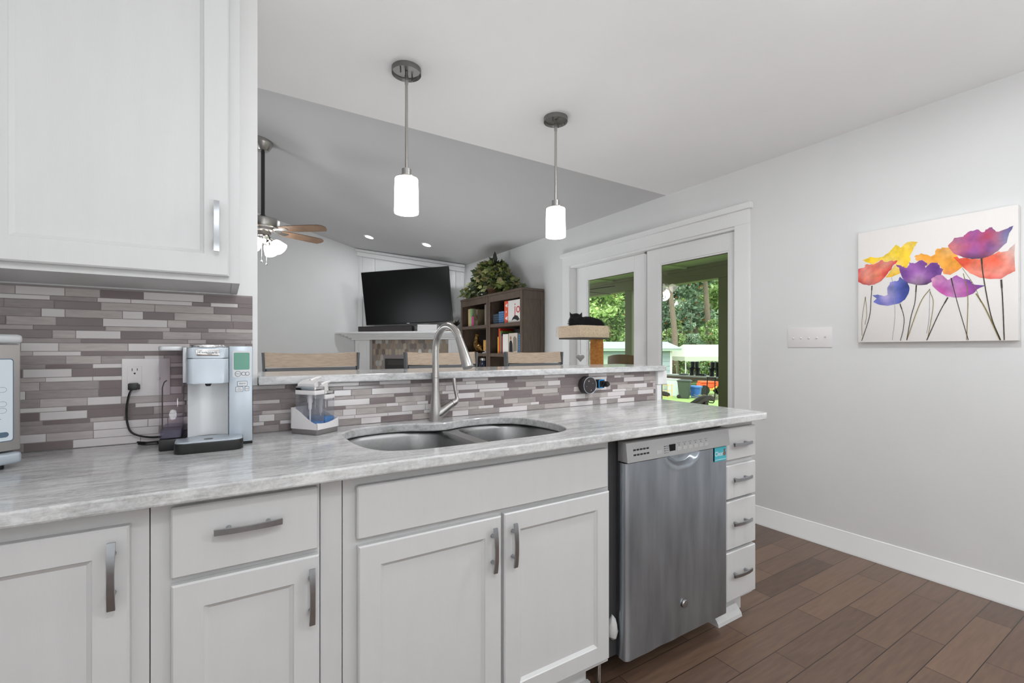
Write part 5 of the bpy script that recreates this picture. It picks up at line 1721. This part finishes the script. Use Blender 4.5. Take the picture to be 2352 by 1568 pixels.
# ------------------------------------------------------------------ cat tree and cat
px0, px1, py0, py1 = 2.455, 2.80, 2.885, 3.20
t = thing('cat_tree', 'beige plush cat tree perch on a sisal post by the patio door', 'cat tree', (2.65, 3.03, 0))
b = MB(); b.box(2.42, 2.9, 2.75, 3.25, .0006, .05, 0, .01, 2); b.build('base', M_carpet, t)
M_sisal = mat('sisal_rope', (212, 146, 76), .85, rgb2=(176, 116, 54), scale=60)
b = MB()
b.prism(rrect(2.675, 2.765, 2.935, 3.025, .02, 4), .0505, 1.2795, 'Z')
nr = 150
post = b.build('post', M_sisal, t)
b = MB()
for k in range(88):
    z = .60+k*.0074
    b.loft([[(x, y, z+dz) for x, y in rrect(2.675-e, 2.765+e, 2.935-e, 3.025+e, .02, 3)] for e, dz in ((.0003, -.0034), (.0028, -.0015), (.0028, .0015), (.0003, .0034))], 0, False, False)
b.build('rope_winding', M_sisal, post)
b = MB(); b.prism(rrect(px0+.006, px1-.006, py0+.006, py1-.006, .03, 4), 1.28, 1.292, 'Z'); b.build('board', M_carpet_b, t)
b = MB()
rings = []
prof = [(0.0, 1.2925), (-.004, 1.30), (-.006, 1.34), (-.004, 1.378), (.010, 1.392), (.026, 1.392), (.038, 1.382), (.044, 1.36), (.044, 1.322)]
rings = [[(x, y, z+.004*math.sin(x*23)*math.cos(y*19)*(z > 1.33)) for x, y in rrect(px0+e, px1-e, py0+e, py1-e, max(.02, .055-e), 6)] for e, z in prof]
b.loft(rings)
rnd = random.Random(3)
bed = b.build('plush_bed', M_carpet, t)
b = MB()
for k in range(5200):
    side_ = rnd.randrange(4); u = rnd.random(); zz = rnd.uniform(1.294, 1.395)
    e = -.005 if zz < 1.385 else rnd.uniform(-.004, .03)
    zz = min(zz, 1.391)
    if side_ == 0: p = Vector((px0+e, py0+u*(py1-py0), zz)); n = Vector((-1, 0, .3))
    elif side_ == 1: p = Vector((px0+u*(px1-px0), py0+e, zz)); n = Vector((0, -1, .3))
    elif side_ == 2: p = Vector((px1-e, py0+u*(py1-py0), zz)); n = Vector((1, 0, .3))
    else: p = Vector((px0+u*(px1-px0), py1-e, zz)); n = Vector((0, 1, .3))
    d = (n+Vector((rnd.uniform(-.6, .6), rnd.uniform(-.6, .6), rnd.uniform(-.6, .6)))).normalized()*rnd.uniform(.004, .009)
    s_ = d.cross(Vector((.3, .4, 1))).normalized()*.0012
    b.quad([p-s_, p+s_, p+d])
b.build('plush_pile', M_carpet, bed, smooth=False, normals=False)['kind'] = 'stuff'
b = MB(); b.cyl((2.47, 2.90, 1.155), (2.47, 2.90, 1.281), .0013, seg=6); st_ = b.build('toy_string', M_black, t)
b = MB()
hp = []
for i in range(28):
    a = 2*PI*i/28
    hx = 16*math.sin(a)**3; hzv = 13*math.cos(a)-5*math.cos(2*a)-2*math.cos(3*a)-math.cos(4*a)
    hp.append((hx/16*.030, hzv/16*.030))
rings = []
for e, dep in ((.35, -.022), (.75, -.018), (1.0, -.006), (1.0, .006), (.75, .018), (.35, .022)):
    rings.append([(2.47+u*e*.85, 2.90-u*e*.53+dep*.85, 1.125+v*e) for u, v in hp])
b.loft(rings); b.build('heart_toy', M_heart, st_)

def cat():
    t = thing('cat', 'fluffy black cat lying on the beige perch, seen from behind', 'cat', (2.63, 3.03, 1.323))
    bm = bmesh.new()
    def ell(c, r, rz=0.0, ry=0.0):
        Mx = Matrix.Translation(c) @ Matrix.Rotation(rz, 4, 'Z') @ Matrix.Rotation(ry, 4, 'Y') @ Matrix.Diagonal((*r, 1))
        bmesh.ops.create_icosphere(bm, subdivisions=3, radius=1.0, matrix=Mx)
    ax = R(-31)
    ell((2.650, 3.015, 1.395), (.112, .080, .080), ax)
    ell((2.700, 2.988, 1.388), (.082, .074, .074), ax)
    ell((2.592, 3.045, 1.398), (.082, .078, .072), ax, R(-15))       # chest and ruff
    ell((2.562, 3.062, 1.418), (.064, .068, .060), ax)
    ell((2.560, 3.067, 1.458), (.050, .056, .043), ax)              # head
    ell((2.538, 3.085, 1.445), (.030, .030, .024), ax)              # muzzle, turned away
    ell((2.60, 2.985, 1.345), (.05, .026, .022), ax)                # forepaw
    ell((2.70, 2.945, 1.343), (.055, .028, .022), ax)               # hind paw
    for k in range(7):                                              # tail curled along the flank
        f = k/6
        ell((2.765-.03*f, 2.985-.055*f+.02*f*f, 1.352), (.026-.006*f, .022, .020-.004*f), ax)
    # ears
    for sx in (-1, 1):
        c = Vector((2.562, 3.066, 1.486))+Vector((math.cos(ax), math.sin(ax), 0))*(sx*.036)
        M0 = Matrix.Translation(c+Vector((sx*.006, -sx*.003, .004))) @ Matrix.Rotation(ax, 4, 'Z') @ Matrix.Rotation(R(22)*sx, 4, 'Y')
        bmesh.ops.create_cone(bm, cap_ends=True, segments=10, radius1=.022, radius2=.0012, depth=.062, matrix=M0 @ Matrix.Diagonal((1, .55, 1, 1)))
    me = bpy.data.meshes.new('cat_raw'); bm.to_mesh(me); bm.free()
    o = bpy.data.objects.new('cat_raw', me); COL.objects.link(o)
    md = o.modifiers.new('r', 'REMESH'); md.mode = 'VOXEL'; md.voxel_size = .0045
    sm_ = o.modifiers.new('s', 'SMOOTH'); sm_.iterations = 6; sm_.factor = .5
    dg = bpy.context.evaluated_depsgraph_get()
    me2 = bpy.data.meshes.new_from_object(o.evaluated_get(dg))
    bpy.data.objects.remove(o)
    b = MB(); b.bm.from_mesh(me2)
    verts = [(v.co.copy(), v.normal.copy()) for v in me2.vertices]
    body = b.build('body', M_fur, t, ang=3)
    rnd = random.Random(8)
    f = MB()
    for k in range(7000):
        p, n = rnd.choice(verts)
        if p.z < 1.335: continue
        lie = Vector((.5, -.3, -.35)) if p.x > 2.6 else Vector((.1, -.1, -.5))
        L_h = rnd.uniform(.010, .022) if p.z < 1.452 else rnd.uniform(.004, .010)
        d = (n+lie*.8+Vector((rnd.uniform(-.35, .35), rnd.uniform(-.35, .35), rnd.uniform(-.35, .35)))).normalized()*L_h
        s_ = d.cross(n)
        if s_.length < 1e-6: continue
        s_ = s_.normalized()*.0009
        f.quad([p-s_-n*.002, p+s_-n*.002, p+d], 1 if p.z > 1.455 and rnd.random() < .75 else 0)
    f.build('coat', [M_fur, M_furgrey], t, smooth=False, normals=False)['kind'] = 'stuff'
    b = MB()
    for s_ in (-1, 1):
        b.lathe([(0.0, -.001), (.0055, -.001), (.0055, .001), (0, .0015)], (2.528-.010*s_, 3.098-.014*s_+.006, 1.458), 'Y', 10)
    b.build('eyes', mat('cat_eye_amber', (150, 120, 40), .1), t)
cat()
# ------------------------------------------------------------------ porch beyond the patio door
M_porch = mat('olive_porch_paint', (112, 112, 76), .6, var=.06, scale=20, stretch=(1, 1, .2))
M_porchceil = mat('sage_porch_ceiling', (150, 164, 116), .6, var=.04, scale=10)
M_deck = mat('porch_deck', (120, 112, 102), .7, var=.1, scale=12)
M_dkwood = mat('dark_weathered_wood', (70, 58, 50), .65, var=.2, scale=18)
M_brownwood = mat('brown_chair_wood', (126, 84, 46), .5, rgb2=(104, 66, 34), scale=14)
XO = XW+.12
bx('floor_porch', M_deck, XO+.001, 6.1, -1.0, 10.0, -.12, -.02, smooth=False, **S)
b = MB(); b.box(XO+.001, 6.15, -1.0, 10.0, 2.40, 2.46)
b.build('ceiling_porch', M_porchceil, smooth=False, **S)
b = MB()
for y in (2.9, 4.4, 5.9, 7.4): b.box(XO+.002, 5.75, y-.03, y+.03, 2.375, 2.3995)
b.build('trim_5', M_porchceil, smooth=False, **S)
t = thing('porch_beam', 'olive painted beam along the outer edge of the porch ceiling', 'beam', (5.88, 4.5, 2.18))
b = MB(); b.box(5.80, 5.96, -1.0, 10.0, 2.185, 2.3745, 0, .004); b.build('beam_board', M_porch, t)
b = MB(); b.box(5.77, 5.7995, -1.0, 10.0, 2.35, 2.3995, 0, .002); b.build('cove_moulding', M_porch, t)
def porch_post(y0, y1, lab):
    b = MB(); b.box(5.80, 5.95, y0, y1, -.0195, 2.1845, 0, .004)
    tag(b.build('porch_post', M_porch), lab, 'post')
porch_post(3.62, 3.905, 'olive porch post seen at the right edge of the right door pane')
porch_post(5.50, 5.652, 'olive porch post seen at the right edge of the left door pane')
porch_post(8.2, 8.36, 'olive porch post farthest along the porch')
t = thing('porch_rail', 'wooden porch rail ledge with small black things standing on it', 'railing', (5.87, 4.7, .74))
b = MB(); b.box(5.79, 5.97, 3.906, 5.499, .79, .815, 0, .002); b.build('ledge', M_trim, t)
b = MB(); b.box(5.82, 5.94, 3.906, 5.499, .752, .7895); b.build('apron', paint_mat((150, 134, 116)), t, smooth=False)
# black things on the rail
def rail_ornament(yc, lab, s=1.0):
    t = thing('black_ornament', lab, 'ornament', (5.87, yc, .8155))
    for k in (-1, 1):
        b = MB()
        b.lathe([(.033, .0005), (.034, .03), (.030, .06), (.046, .11), (.044, .115), (.028, .12)], (5.87+k*.004, yc+k*.052, .8155), seg=16)
        b.lathe([(.026, .121), (.028, .15), (.031, .18), (.030, .20), (.02, .202)], (5.87, yc+k*.036, .8155), seg=16)
        b.build('upright', M_black, t)
    b = MB(); b.box(5.86, 5.88, yc-.03, yc+.03, .91, .935, 0, .003); b.build('bridge', M_black, t)
rail_ornament(4.33, 'black twin barrelled ornament on the middle of the porch rail')
rail_ornament(4.0, 'black twin barrelled ornament on the porch rail beside the right post')
b = MB(); b.lathe([(.07, .0005), (.075, .012), (.04, .018), (0, .018)], (5.87, 4.52, .8155), seg=20); tag(b.build('small_dish', M_black), 'flat black dish on the porch rail left of the twin black ornaments', 'dish')
b = MB(); b.box(5.84, 5.90, 4.15, 4.23, .8155, .842, 0, .006); tag(b.build('black_case', M_black), 'small black case on the porch rail between the two twin barrelled ornaments', 'case')
b = MB(); b.tube(smooth_path([(5.785, 4.06, .80), (5.78, 4.065, .6), (5.78, 4.045, .47), (5.78, 4.0, .45), (5.78, 3.955, .47), (5.78, 3.94, .6), (5.785, 3.945, .80)]), .007, 8)
b.box(5.7865, 5.7895, 3.93, 4.075, .792, .803)
tag(b.build('hanging_strap', M_black), 'black strap hanging in a loop from the porch rail', 'strap')
# porch fan
t = thing('porch_fan', 'dark ceiling fan under the porch roof, one blade showing in the left pane', 'ceiling fan', (4.6, 5.42, 2.02))
b = MB(); b.lathe([(.09, 2.3999), (.09, 2.36), (.03, 2.34), (.03, 2.17), (.12, 2.15), (.13, 2.06), (.08, 2.03), (0, 2.02)], (4.6, 5.42, 0), seg=24); b.build('motor', M_dkwood, t)
for k in range(4):
    Mx = Matrix.Translation((4.6, 5.42, 2.085)) @ Matrix.Rotation(R(-85+90*k), 4, 'Z') @ Matrix.Rotation(R(9), 4, 'X')
    b = MB(); b.prism([(.1, -.05), (.58, -.075), (.66, -.045), (.68, 0), (.66, .045), (.58, .075), (.1, .05)], -.006, .006, 'Z', M=Mx); b.build('blade', M_dkwood, t)
# porch furniture
t = thing('porch_chair', 'brown wooden slat back chair on the porch, in the left door pane', 'chair', (4.25, 4.15, -.02))
b = MB()
rings = []
for k in range(11):
    u = -1+.2*k
    yy = 4.15+u*.285; xx = 4.2+.05*(u*u)
    top = 1.132-.03*u*u
    rings.append([(xx-.014, yy, 1.01), (xx+.014, yy, 1.01), (xx+.02, yy, top), (xx-.008, yy, top)])
b.loft(rings); b.build('top_rail', M_brownwood, t)
for k in range(7):
    u = -.78+.26*k
    b = MB(); b.box(4.195+.05*u*u, 4.215+.05*u*u, 4.15+u*.27-.02, 4.15+u*.27+.02, .52, 1.0095, 0, .003); b.build('back_slat', M_brownwood, t)
b = MB(); b.box(4.19, 4.62, 3.88, 4.42, .46, .505, 0, .008); b.build('seat', M_brownwood, t)
for x in (4.2, 4.58):
    for y in (3.91, 4.39):
        b = MB(); b.box(x-.02, x+.02, y-.02, y+.02, -.0195, (.4595 if x > 4.4 else .4595), 0, .003); b.build('leg', M_brownwood, t)
for y in (3.885, 4.415):
    b = MB(); b.box(4.235, 4.262, y-.02, y+.02, .5055, 1.04, 0, .003); b.build('back_post', M_brownwood, t)
t = thing('garden_chair', 'dark wooden slatted garden armchair on the porch, in the right door pane', 'chair', (4.3, 3.5, -.02))
def arm(y):
    b = MB()
    pts = [(4.02, .53), (4.12, .565), (4.26, .625), (4.40, .675), (4.50, .69), (4.56, .675), (4.585, .64)]
    low = [(4.57, .625), (4.54, .64), (4.49, .648), (4.40, .632), (4.26, .585), (4.12, .53), (4.02, .50)]
    b.prism([(x, z) for x, z in pts+low], y-.04, y+.04, 'Y', bev=.004)
    return b
# arms run towards the yard
for y in (3.16, 3.78):
    arm(y).build('armrest', M_dkwood, t)
    b = MB(); b.box(4.42, 4.48, y-.03, y+.03, -.0195, .632, 0, .004); b.build('leg', M_dkwood, t)
    b = MB(); b.box(4.0, 4.05, y-.025, y+.025, -.0195, .499, 0, .004); b.build('leg', M_dkwood, t)
b = MB(); b.box(4.0, 4.45, 3.191, 3.749, .33, .36, 0, .004); b.build('seat', M_dkwood, t)
for k in range(5):
    y = 3.25+k*.11
    b = MB(); b.loft([[(3.90, y-.045, .361), (3.92, y-.045, .361), (3.92, y+.045, .361), (3.90, y+.045, .361)], [(3.74, y-.05, .60), (3.76, y-.05, .60), (3.76, y+.05, .60), (3.74, y+.05, .60)]]); b.build('back_slat', M_dkwood, t)
b = MB(); b.box(3.88, 3.999, 3.2, 3.74, .33, .3605); b.build('back_rail', M_dkwood, t, smooth=False)

# ------------------------------------------------------------------ yard
def zg(x, y): return -.2-.036*(x*.5299+y*.848)
M_grass = mat('lawn_grass', (136, 160, 92), .9, rgb2=(116, 142, 74), scale=5, detail=10, bump=.4, bscale=40)
b = MB()
gx = [6.2+(110-6.2)*(i/44)**1.6 for i in range(45)]; gy = [-40+170*j/44 for j in range(45)]
gv = [[b.bm.verts.new((x, y, max(-3.2, zg(x, y))+.04*math.sin(x*.7)*math.cos(y*.6))) for y in gy] for x in gx]
for i in range(44):
    for j in range(44): b.bm.faces.new((gv[i][j], gv[i+1][j], gv[i+1][j+1], gv[i][j+1]))
b.build('ground_lawn', M_grass, kind='structure')

def at(px_u, T, z=None):
    """point at tangent px_u right of the view axis and depth T"""
    x = .5299*T+.848*px_u*T; y = .848*T-.5299*px_u*T
    return Vector((x, y, zg(x, y) if z is None else z))

# shed
M_siding = mat('pale_blue_siding', (150, 164, 170), .6, var=.04, scale=4)
M_fascia = mat('pale_green_fascia', (160, 174, 164), .6)
M_tin = mat('pale_metal_roof', (160, 168, 176), .5, .0, var=.06, scale=3)
SC0 = at(.345, 25)
t = thing('garden_shed', 'pale blue sided garden shed with a low metal roof in the yard', 'shed', (SC0.x, SC0.y, 0), R(-32))
gl = SC0.z-.4
b = MB(); b.box(-8, 0, 0, 4, gl, 1.16)
wl = L_(b, 'wall', M_siding, t, smooth=False)
b = MB()
z = gl+.3
while z < 1.1:
    b.box(-8, -.08, -.02, -.001, z+.012, z+.24)
    z += .25
L_(b, 'siding_boards', M_siding, wl, smooth=False)
b = MB(); b.box(-.08, .03, -.03, .07, gl, 1.16); L_(b, 'corner_board', M_plate, t, smooth=False)
b = MB(); b.box(-8.3, .42, -.35, -.31, 1.13, 1.27); b.box(.38, .42, -.309, 4.3, 1.13, 1.27); L_(b, 'fascia', M_fascia, t, smooth=False)
b = MB(); b.loft([[(x, -.37, 1.272), (x, 2, 1.66), (x, 4.4, 1.272), (x, 4.4, 1.24), (x, 2, 1.63), (x, -.37, 1.24)] for x in (-8.3, .44)]); L_(b, 'roof', M_tin, t, smooth=False)
b = MB(); b.box(-4.6, -3.2, -.045, -.021, -.9, .95); L_(b, 'door_panel', M_fascia, t, smooth=False)

# white canopy tent
M_tarp = mat('white_tarp', (186, 186, 176), .6, var=.03, scale=3)
t = thing('canopy_tent', 'white canopy tent on slim poles standing behind the shed', 'tent', (29.7, 20.3, -1.6))
tu = Vector((.848, -.53, 0)); tv = Vector((.53, .848, 0)); tc2 = Vector((30.8, 20.0, 0))
def tp(u, v, z): 
    p = tc2+tu*u+tv*v
    return (p.x, p.y, z)
E_, Tz = .72, 1.56
b = MB()
c4 = [tp(-3.9, -2.2, E_), tp(3.9, -2.2, E_), tp(3.9, 2.2, E_), tp(-3.9, 2.2, E_)]
r0, r1 = tp(-3.2, 0, Tz), tp(-.2, 0, Tz); 
b.quad([c4[0], tp(.9, -2.2, E_), r1, r0]); b.quad([tp(.9, -2.2, E_), c4[1], tp(3.2, 0, Tz-.12), r1]); b.quad([c4[1], c4[2], tp(3.2, 0, Tz-.12)]); b.quad([c4[2], c4[3], r0, r1, tp(3.2, 0, Tz-.12)]); b.quad([c4[3], c4[0], r0])
for i in range(4):
    p, q = Vector(c4[i]), Vector(c4[(i+1) % 4])
    n = 14
    for k in range(n):
        a, c = p.lerp(q, k/n), p.lerp(q, (k+1)/n)
        za = .30+.03*math.sin(k*1.7); zc_2 = .30+.03*math.sin((k+1)*1.7)
        b.quad([a, c, c-Vector((0, 0, zc_2)), a-Vector((0, 0, za))])
b.build('tarp', M_tarp, t, smooth=False)
for u, v in ((-3.8, -2.1), (-2.9, 2.1), (-1.9, -2.1), (0.9, -2.1), (3.8, -2.1), (3.8, 2.1), (-3.8, 2.1)):
    b = MB(); p = tp(u, v, 0); b.cyl((p[0], p[1], -1.9), (p[0], p[1], E_-.02), .035, seg=8); b.build('pole', M_plate, t)

# bins
def wheelie(u, T, lab, rgb, lidrgb, s=1.0, tip=0.0):
    p = at(u, T)
    t = thing('wheeled_bin', lab, 'bin', tuple(p), R(30))
    m1 = paint_mat(rgb, .5); m2 = paint_mat(lidrgb, .5)
    b = MB(); b.loft([[(x*s, y*s, z*s) for x, y in rrect(-w, w, -w*1.1, w*1.1, .05, 3)] for w, z in ((.22, .02), (.30, .92))]); bo = L_(b, 'bin_body', m1, t)
    b = MB(); b.loft([[(x*s, y*s, z*s) for x, y in rrect(-w, w, -w*1.15, w*1.1, .05, 3)] for w, z in ((.325, .925), (.33, .96), (.25, 1.02))]); L_(b, 'bin_lid', m2, t)
    for k in (-1, 1):
        b = MB(); b.lathe([(.1*s, -.03), (.1*s, .03)], (k*.24*s, .26*s, .1*s), 'X', 14); L_(b, 'wheel', M_black, t)
wheelie(.350, 21.6, 'pale grey wheeled bin beside the shed corner, nearest the armchair', (196, 202, 204), (206, 210, 212), .85)
wheelie(.373, 20.2, 'dark green wheeled bin right of the pale grey bin', (62, 72, 62), (48, 54, 50), .8)
t = thing('plastic_tub', 'blue plastic tub with rim on the lawn before the tent', 'tub', tuple(at(.398, 20.6)), R(20))
b = MB(); b.loft([[(x, y, z) for x, y in rrect(-w, w, -w, w, .06, 3)] for w, z in ((.17, .0), (.21, .44))]); L_(b, 'tub_body', paint_mat((58, 104, 176)), t)
b = MB(); b.loft([[(x, y, z) for x, y in rrect(-w, w, -w, w, .06, 3)] for w, z in ((.235, .441), (.24, .51), (.2, .53))]); L_(b, 'tub_rim', paint_mat((70, 116, 184)), t)
# orange tractor
M_orange = mat('tractor_orange', (226, 92, 48), .4)
M_yellow = mat('tractor_yellow', (214, 160, 70), .5)
p = at(.437, 23.2)
t = thing('garden_tractor', 'orange garden tractor with big rear wheel parked on the lawn', 'tractor', tuple(p), R(-32))
b = MB(); b.box(-.75, .35, -.22, .22, .55, .66, 0, .03); b.box(-.8, .0, -.2, .2, .3, .56, 0, .03); L_(b, 'hood', M_orange, t)
b = MB(); b.lathe([(.40, -.12), (.42, -.05), (.42, .05), (.40, .12)], (.45, -.3, .36), 'Y', 24); L_(b, 'rear_wheel', M_black, t)
b = MB(); b.lathe([(.40, -.12), (.42, -.05), (.42, .05), (.40, .12)], (.45, .3, .36), 'Y', 24); L_(b, 'rear_wheel', M_black, t)
b = MB(); b.lathe([(.24, -.07), (.25, 0), (.24, .07)], (-.6, -.3, .22), 'Y', 20); L_(b, 'front_wheel', M_black, t)
b = MB()
b.loft([[(.45+r_*math.cos(a), y, .36+r_*math.sin(a)) for r_, y in ((.45, -.46), (.48, -.46), (.48, -.14), (.45, -.14))] for a in [R(10+k*16) for k in range(11)]]); L_(b, 'fender', M_orange, t)
b = MB(); b.tube([(-.8, -.32, .28), (-.2, -.32, .26), (.1, -.32, .45), (.3, -.34, .62)], .05, 8); b.tube([(-.8, .32, .28), (-.2, .32, .26), (.1, .32, .45)], .05, 8); L_(b, 'loader_arm', M_yellow, t)
b = MB(); b.box(.2, .55, -.2, .2, .68, .74, 0, .02); b.box(.52, .58, -.2, .2, .72, 1.0, 0, .02); L_(b, 'seat', M_black, t)
p = at(.384, 22.2)
t = thing('toy_trike', 'small red and black ride on toy on the lawn left of the blue tub', 'toy', tuple(p), R(10))
b = MB(); b.box(-.22, .12, -.06, .06, .14, .26, 0, .03); b.box(.05, .13, -.1, .1, .26, .42, 0, .03); L_(b, 'toy_body', M_orange, t)
for xx in (-.2, .12):
    b = MB(); b.lathe([(.1, -.12), (.11, 0), (.1, .12)], (xx, 0, .11), 'Y', 16); L_(b, 'wheel', M_black, t)
p = at(.337, 20)
t = thing('trellis_panel', 'small yellow wooden trellis panel standing at the shed corner', 'trellis', tuple(p), R(-32))
b = MB()
for xx in (-.18, 0.0, .18): b.box(xx-.012, xx+.012, -.012, .012, 0, .62)
for zz in (.1, .34, .58): b.box(-.2, .2, -.02, -.0125, zz-.012, zz+.012)
L_(b, 'slats', paint_mat((206, 166, 96)), t, smooth=False)
p = at(.428, 19.6)
M_brush = mat('grey_brushwood', (128, 128, 104), .9, var=.3, scale=40)
b = MB(); rnd = random.Random(4)
for k in range(90):
    q = p+Vector((rnd.gauss(0, .28), rnd.gauss(0, .2), rnd.uniform(.0, .16)))
    d = Vector((rnd.uniform(-1, 1), rnd.uniform(-1, 1), rnd.uniform(-.2, .3)))*.25
    b.cyl(q-d, q+d, .015, .01, 5)
tag(b.build('brush_pile', M_brush, kind='stuff'), 'heap of grey brushwood on the lawn beside the blue tub', 'brush pile')

# trees
M_bark = mat('grey_bark', (134, 118, 104), .9, var=.35, scale=6, stretch=(4, 4, .6), bump=.6)
def tree_mesh(seed, hgt, nleaf, cr, tones, base):
    rnd = random.Random(seed)
    b = MB()
    pts = [(0, 0, -.5)]; rad = [.34]
    x = y = 0
    for k in range(1, 9):
        x += rnd.uniform(-.18, .18); y += rnd.uniform(-.18, .18)
        pts.append((x, y, hgt*k/8)); rad.append(.28*(1-k/9)+.02)
    b.tube(pts, rad, 10)
    ends = []
    for k in range(26):
        h = base+rnd.random()*(hgt*.97-base)
        i = min(7, int(h/hgt*8)); p = Vector(pts[i]).lerp(Vector(pts[i+1]), h/hgt*8-i)
        a = rnd.uniform(0, 2*PI); L_b = cr*(1.05-.75*((h-base)/(hgt-base)))*rnd.uniform(.6, 1.1)
        e = p+Vector((math.cos(a)*L_b, math.sin(a)*L_b, rnd.uniform(-.1, .5)*L_b))
        b.tube([p, p.lerp(e, .5)+Vector((0, 0, .15)), e], [.07, .045, .015], 5)
        for f in (.45, .7, .95): ends.append((p.lerp(e, f), L_b*.38))
    trunk = b
    f = MB()
    for k in range(nleaf):
        c, r_ = rnd.choice(ends)
        p = c+Vector((rnd.gauss(0, r_*.62), rnd.gauss(0, r_*.62), rnd.gauss(0, r_*.45)))
        n = Vector((rnd.gauss(0, 1), rnd.gauss(0, 1), abs(rnd.gauss(0, 1))+.3)).normalized()
        d = n.cross(Vector((rnd.gauss(0, 1), rnd.gauss(0, 1), rnd.gauss(0, 1)))).normalized()
        s_ = n.cross(d); L_l = rnd.uniform(.13, .28)
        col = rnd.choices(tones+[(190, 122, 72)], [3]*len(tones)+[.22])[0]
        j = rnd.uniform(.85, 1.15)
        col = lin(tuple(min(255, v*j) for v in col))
        f.quad([p-d*L_l, p-s_*L_l*.55, p+d*L_l, p+s_*L_l*.55], col=col)
    return trunk, f
M_treeleaf = attr_mat('tree_leaf', .6, 6, .2)
def set_translucent(m):
    nt = m.node_tree; b = nt.nodes['Principled BSDF']; L = nt.links
    out = nt.nodes['Material Output']
    tl = N(nt, 'ShaderNodeBsdfTranslucent')
    src = b.inputs['Base Color'].links[0].from_socket
    L.new(src, tl.inputs['Color'])
    mx = N(nt, 'ShaderNodeMixShader'); mx.inputs['Fac'].default_value = .4
    L.new(b.outputs['BSDF'], mx.inputs[1]); L.new(tl.outputs['BSDF'], mx.inputs[2])
    L.new(mx.outputs['Shader'], out.inputs['Surface'])
set_translucent(M_treeleaf)
TONES = [[(150, 176, 116), (168, 192, 130), (132, 158, 106), (184, 204, 146)], [(156, 178, 152), (170, 190, 164), (182, 200, 176), (138, 160, 136)], [(174, 198, 122), (190, 212, 140), (156, 184, 110), (200, 218, 158)], [(140, 164, 120), (156, 178, 132)]]  # paled, greyed leaf tones with the haze put into the colour
protos = []
KIND = ['bushy mid green tree', 'tall grey green tree', 'bright yellow green tree', 'tall pine']
places = [  # tangent, depth, variant, scale, what sets it apart
    (.192, 34, 2, .86, 'just above the shed roof behind the cat'), (.262, 35, 0, .8, 'at the right of the left pane'), (.226, 42.5, 0, 1.0, 'farther back in the left pane'), (.180, 51, 1, 1.1, 'far behind the cat tree'), (.245, 53, 1, 1.15, 'farthest in the left pane'),
    (.332, 44, 1, .95, 'above the shed corner in the right pane'), (.368, 52, 1, .68, 'below the sky gap in the right pane'), (.395, 42.5, 1, .98, 'in the middle of the right pane'), (.448, 44, 2, 1.05, 'at the right of the right pane'),
    (.418, 53, 0, 1.15, 'far behind the tent'), (.340, 60, 1, .8, 'farthest, left under the sky gap'), (.310, 53, 0, .9, 'far behind the shed'), (.47, 54, 0, 1.1, 'beyond the right porch post'), (.392, 61, 0, 1.1, 'farthest, in the middle of the right pane'), (.432, 62, 2, 1.2, 'farthest, at the right of the right pane'),
    (.352, 37.5, 0, .40, 'small, between the shed and the tent'), (.388, 38.2, 1, .40, 'small, left behind the tent poles'), (.428, 38, 0, .40, 'small, right behind the tent poles'),
    (.3545, 36.5, 3, 1.0, 'bare leaning trunk at the left of the right pane'), (.4245, 40.5, 3, 1.08, 'stout bare trunk right of centre in the right pane'), (.2155, 38.5, 3, 1.02, 'bare trunk in the middle of the left pane')]
for vi in range(4):
    protos.append(None)
rnd = random.Random(21)
for u, T, vi, sc, where in places:
    p = at(u, T); p.z = max(-3.2, p.z)
    lab = KIND[vi]+' beyond the lawn, '+where
    if protos[vi] is None:
        t = thing('tree', lab, 'tree', tuple(p), 0, 'trees beyond the lawn')
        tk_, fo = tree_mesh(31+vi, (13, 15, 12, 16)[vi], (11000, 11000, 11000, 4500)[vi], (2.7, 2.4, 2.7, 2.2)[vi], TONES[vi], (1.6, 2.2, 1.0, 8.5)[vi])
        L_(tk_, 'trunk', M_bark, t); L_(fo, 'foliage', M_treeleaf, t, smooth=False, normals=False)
        protos[vi] = t
        t.scale = (sc, sc, sc)
    else:
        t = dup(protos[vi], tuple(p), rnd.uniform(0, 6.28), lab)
        t.scale = (sc, sc, sc)
    t.rotation_euler = (R(3) if 'leaning' in where else 0, 0, rnd.uniform(0, 6.28))
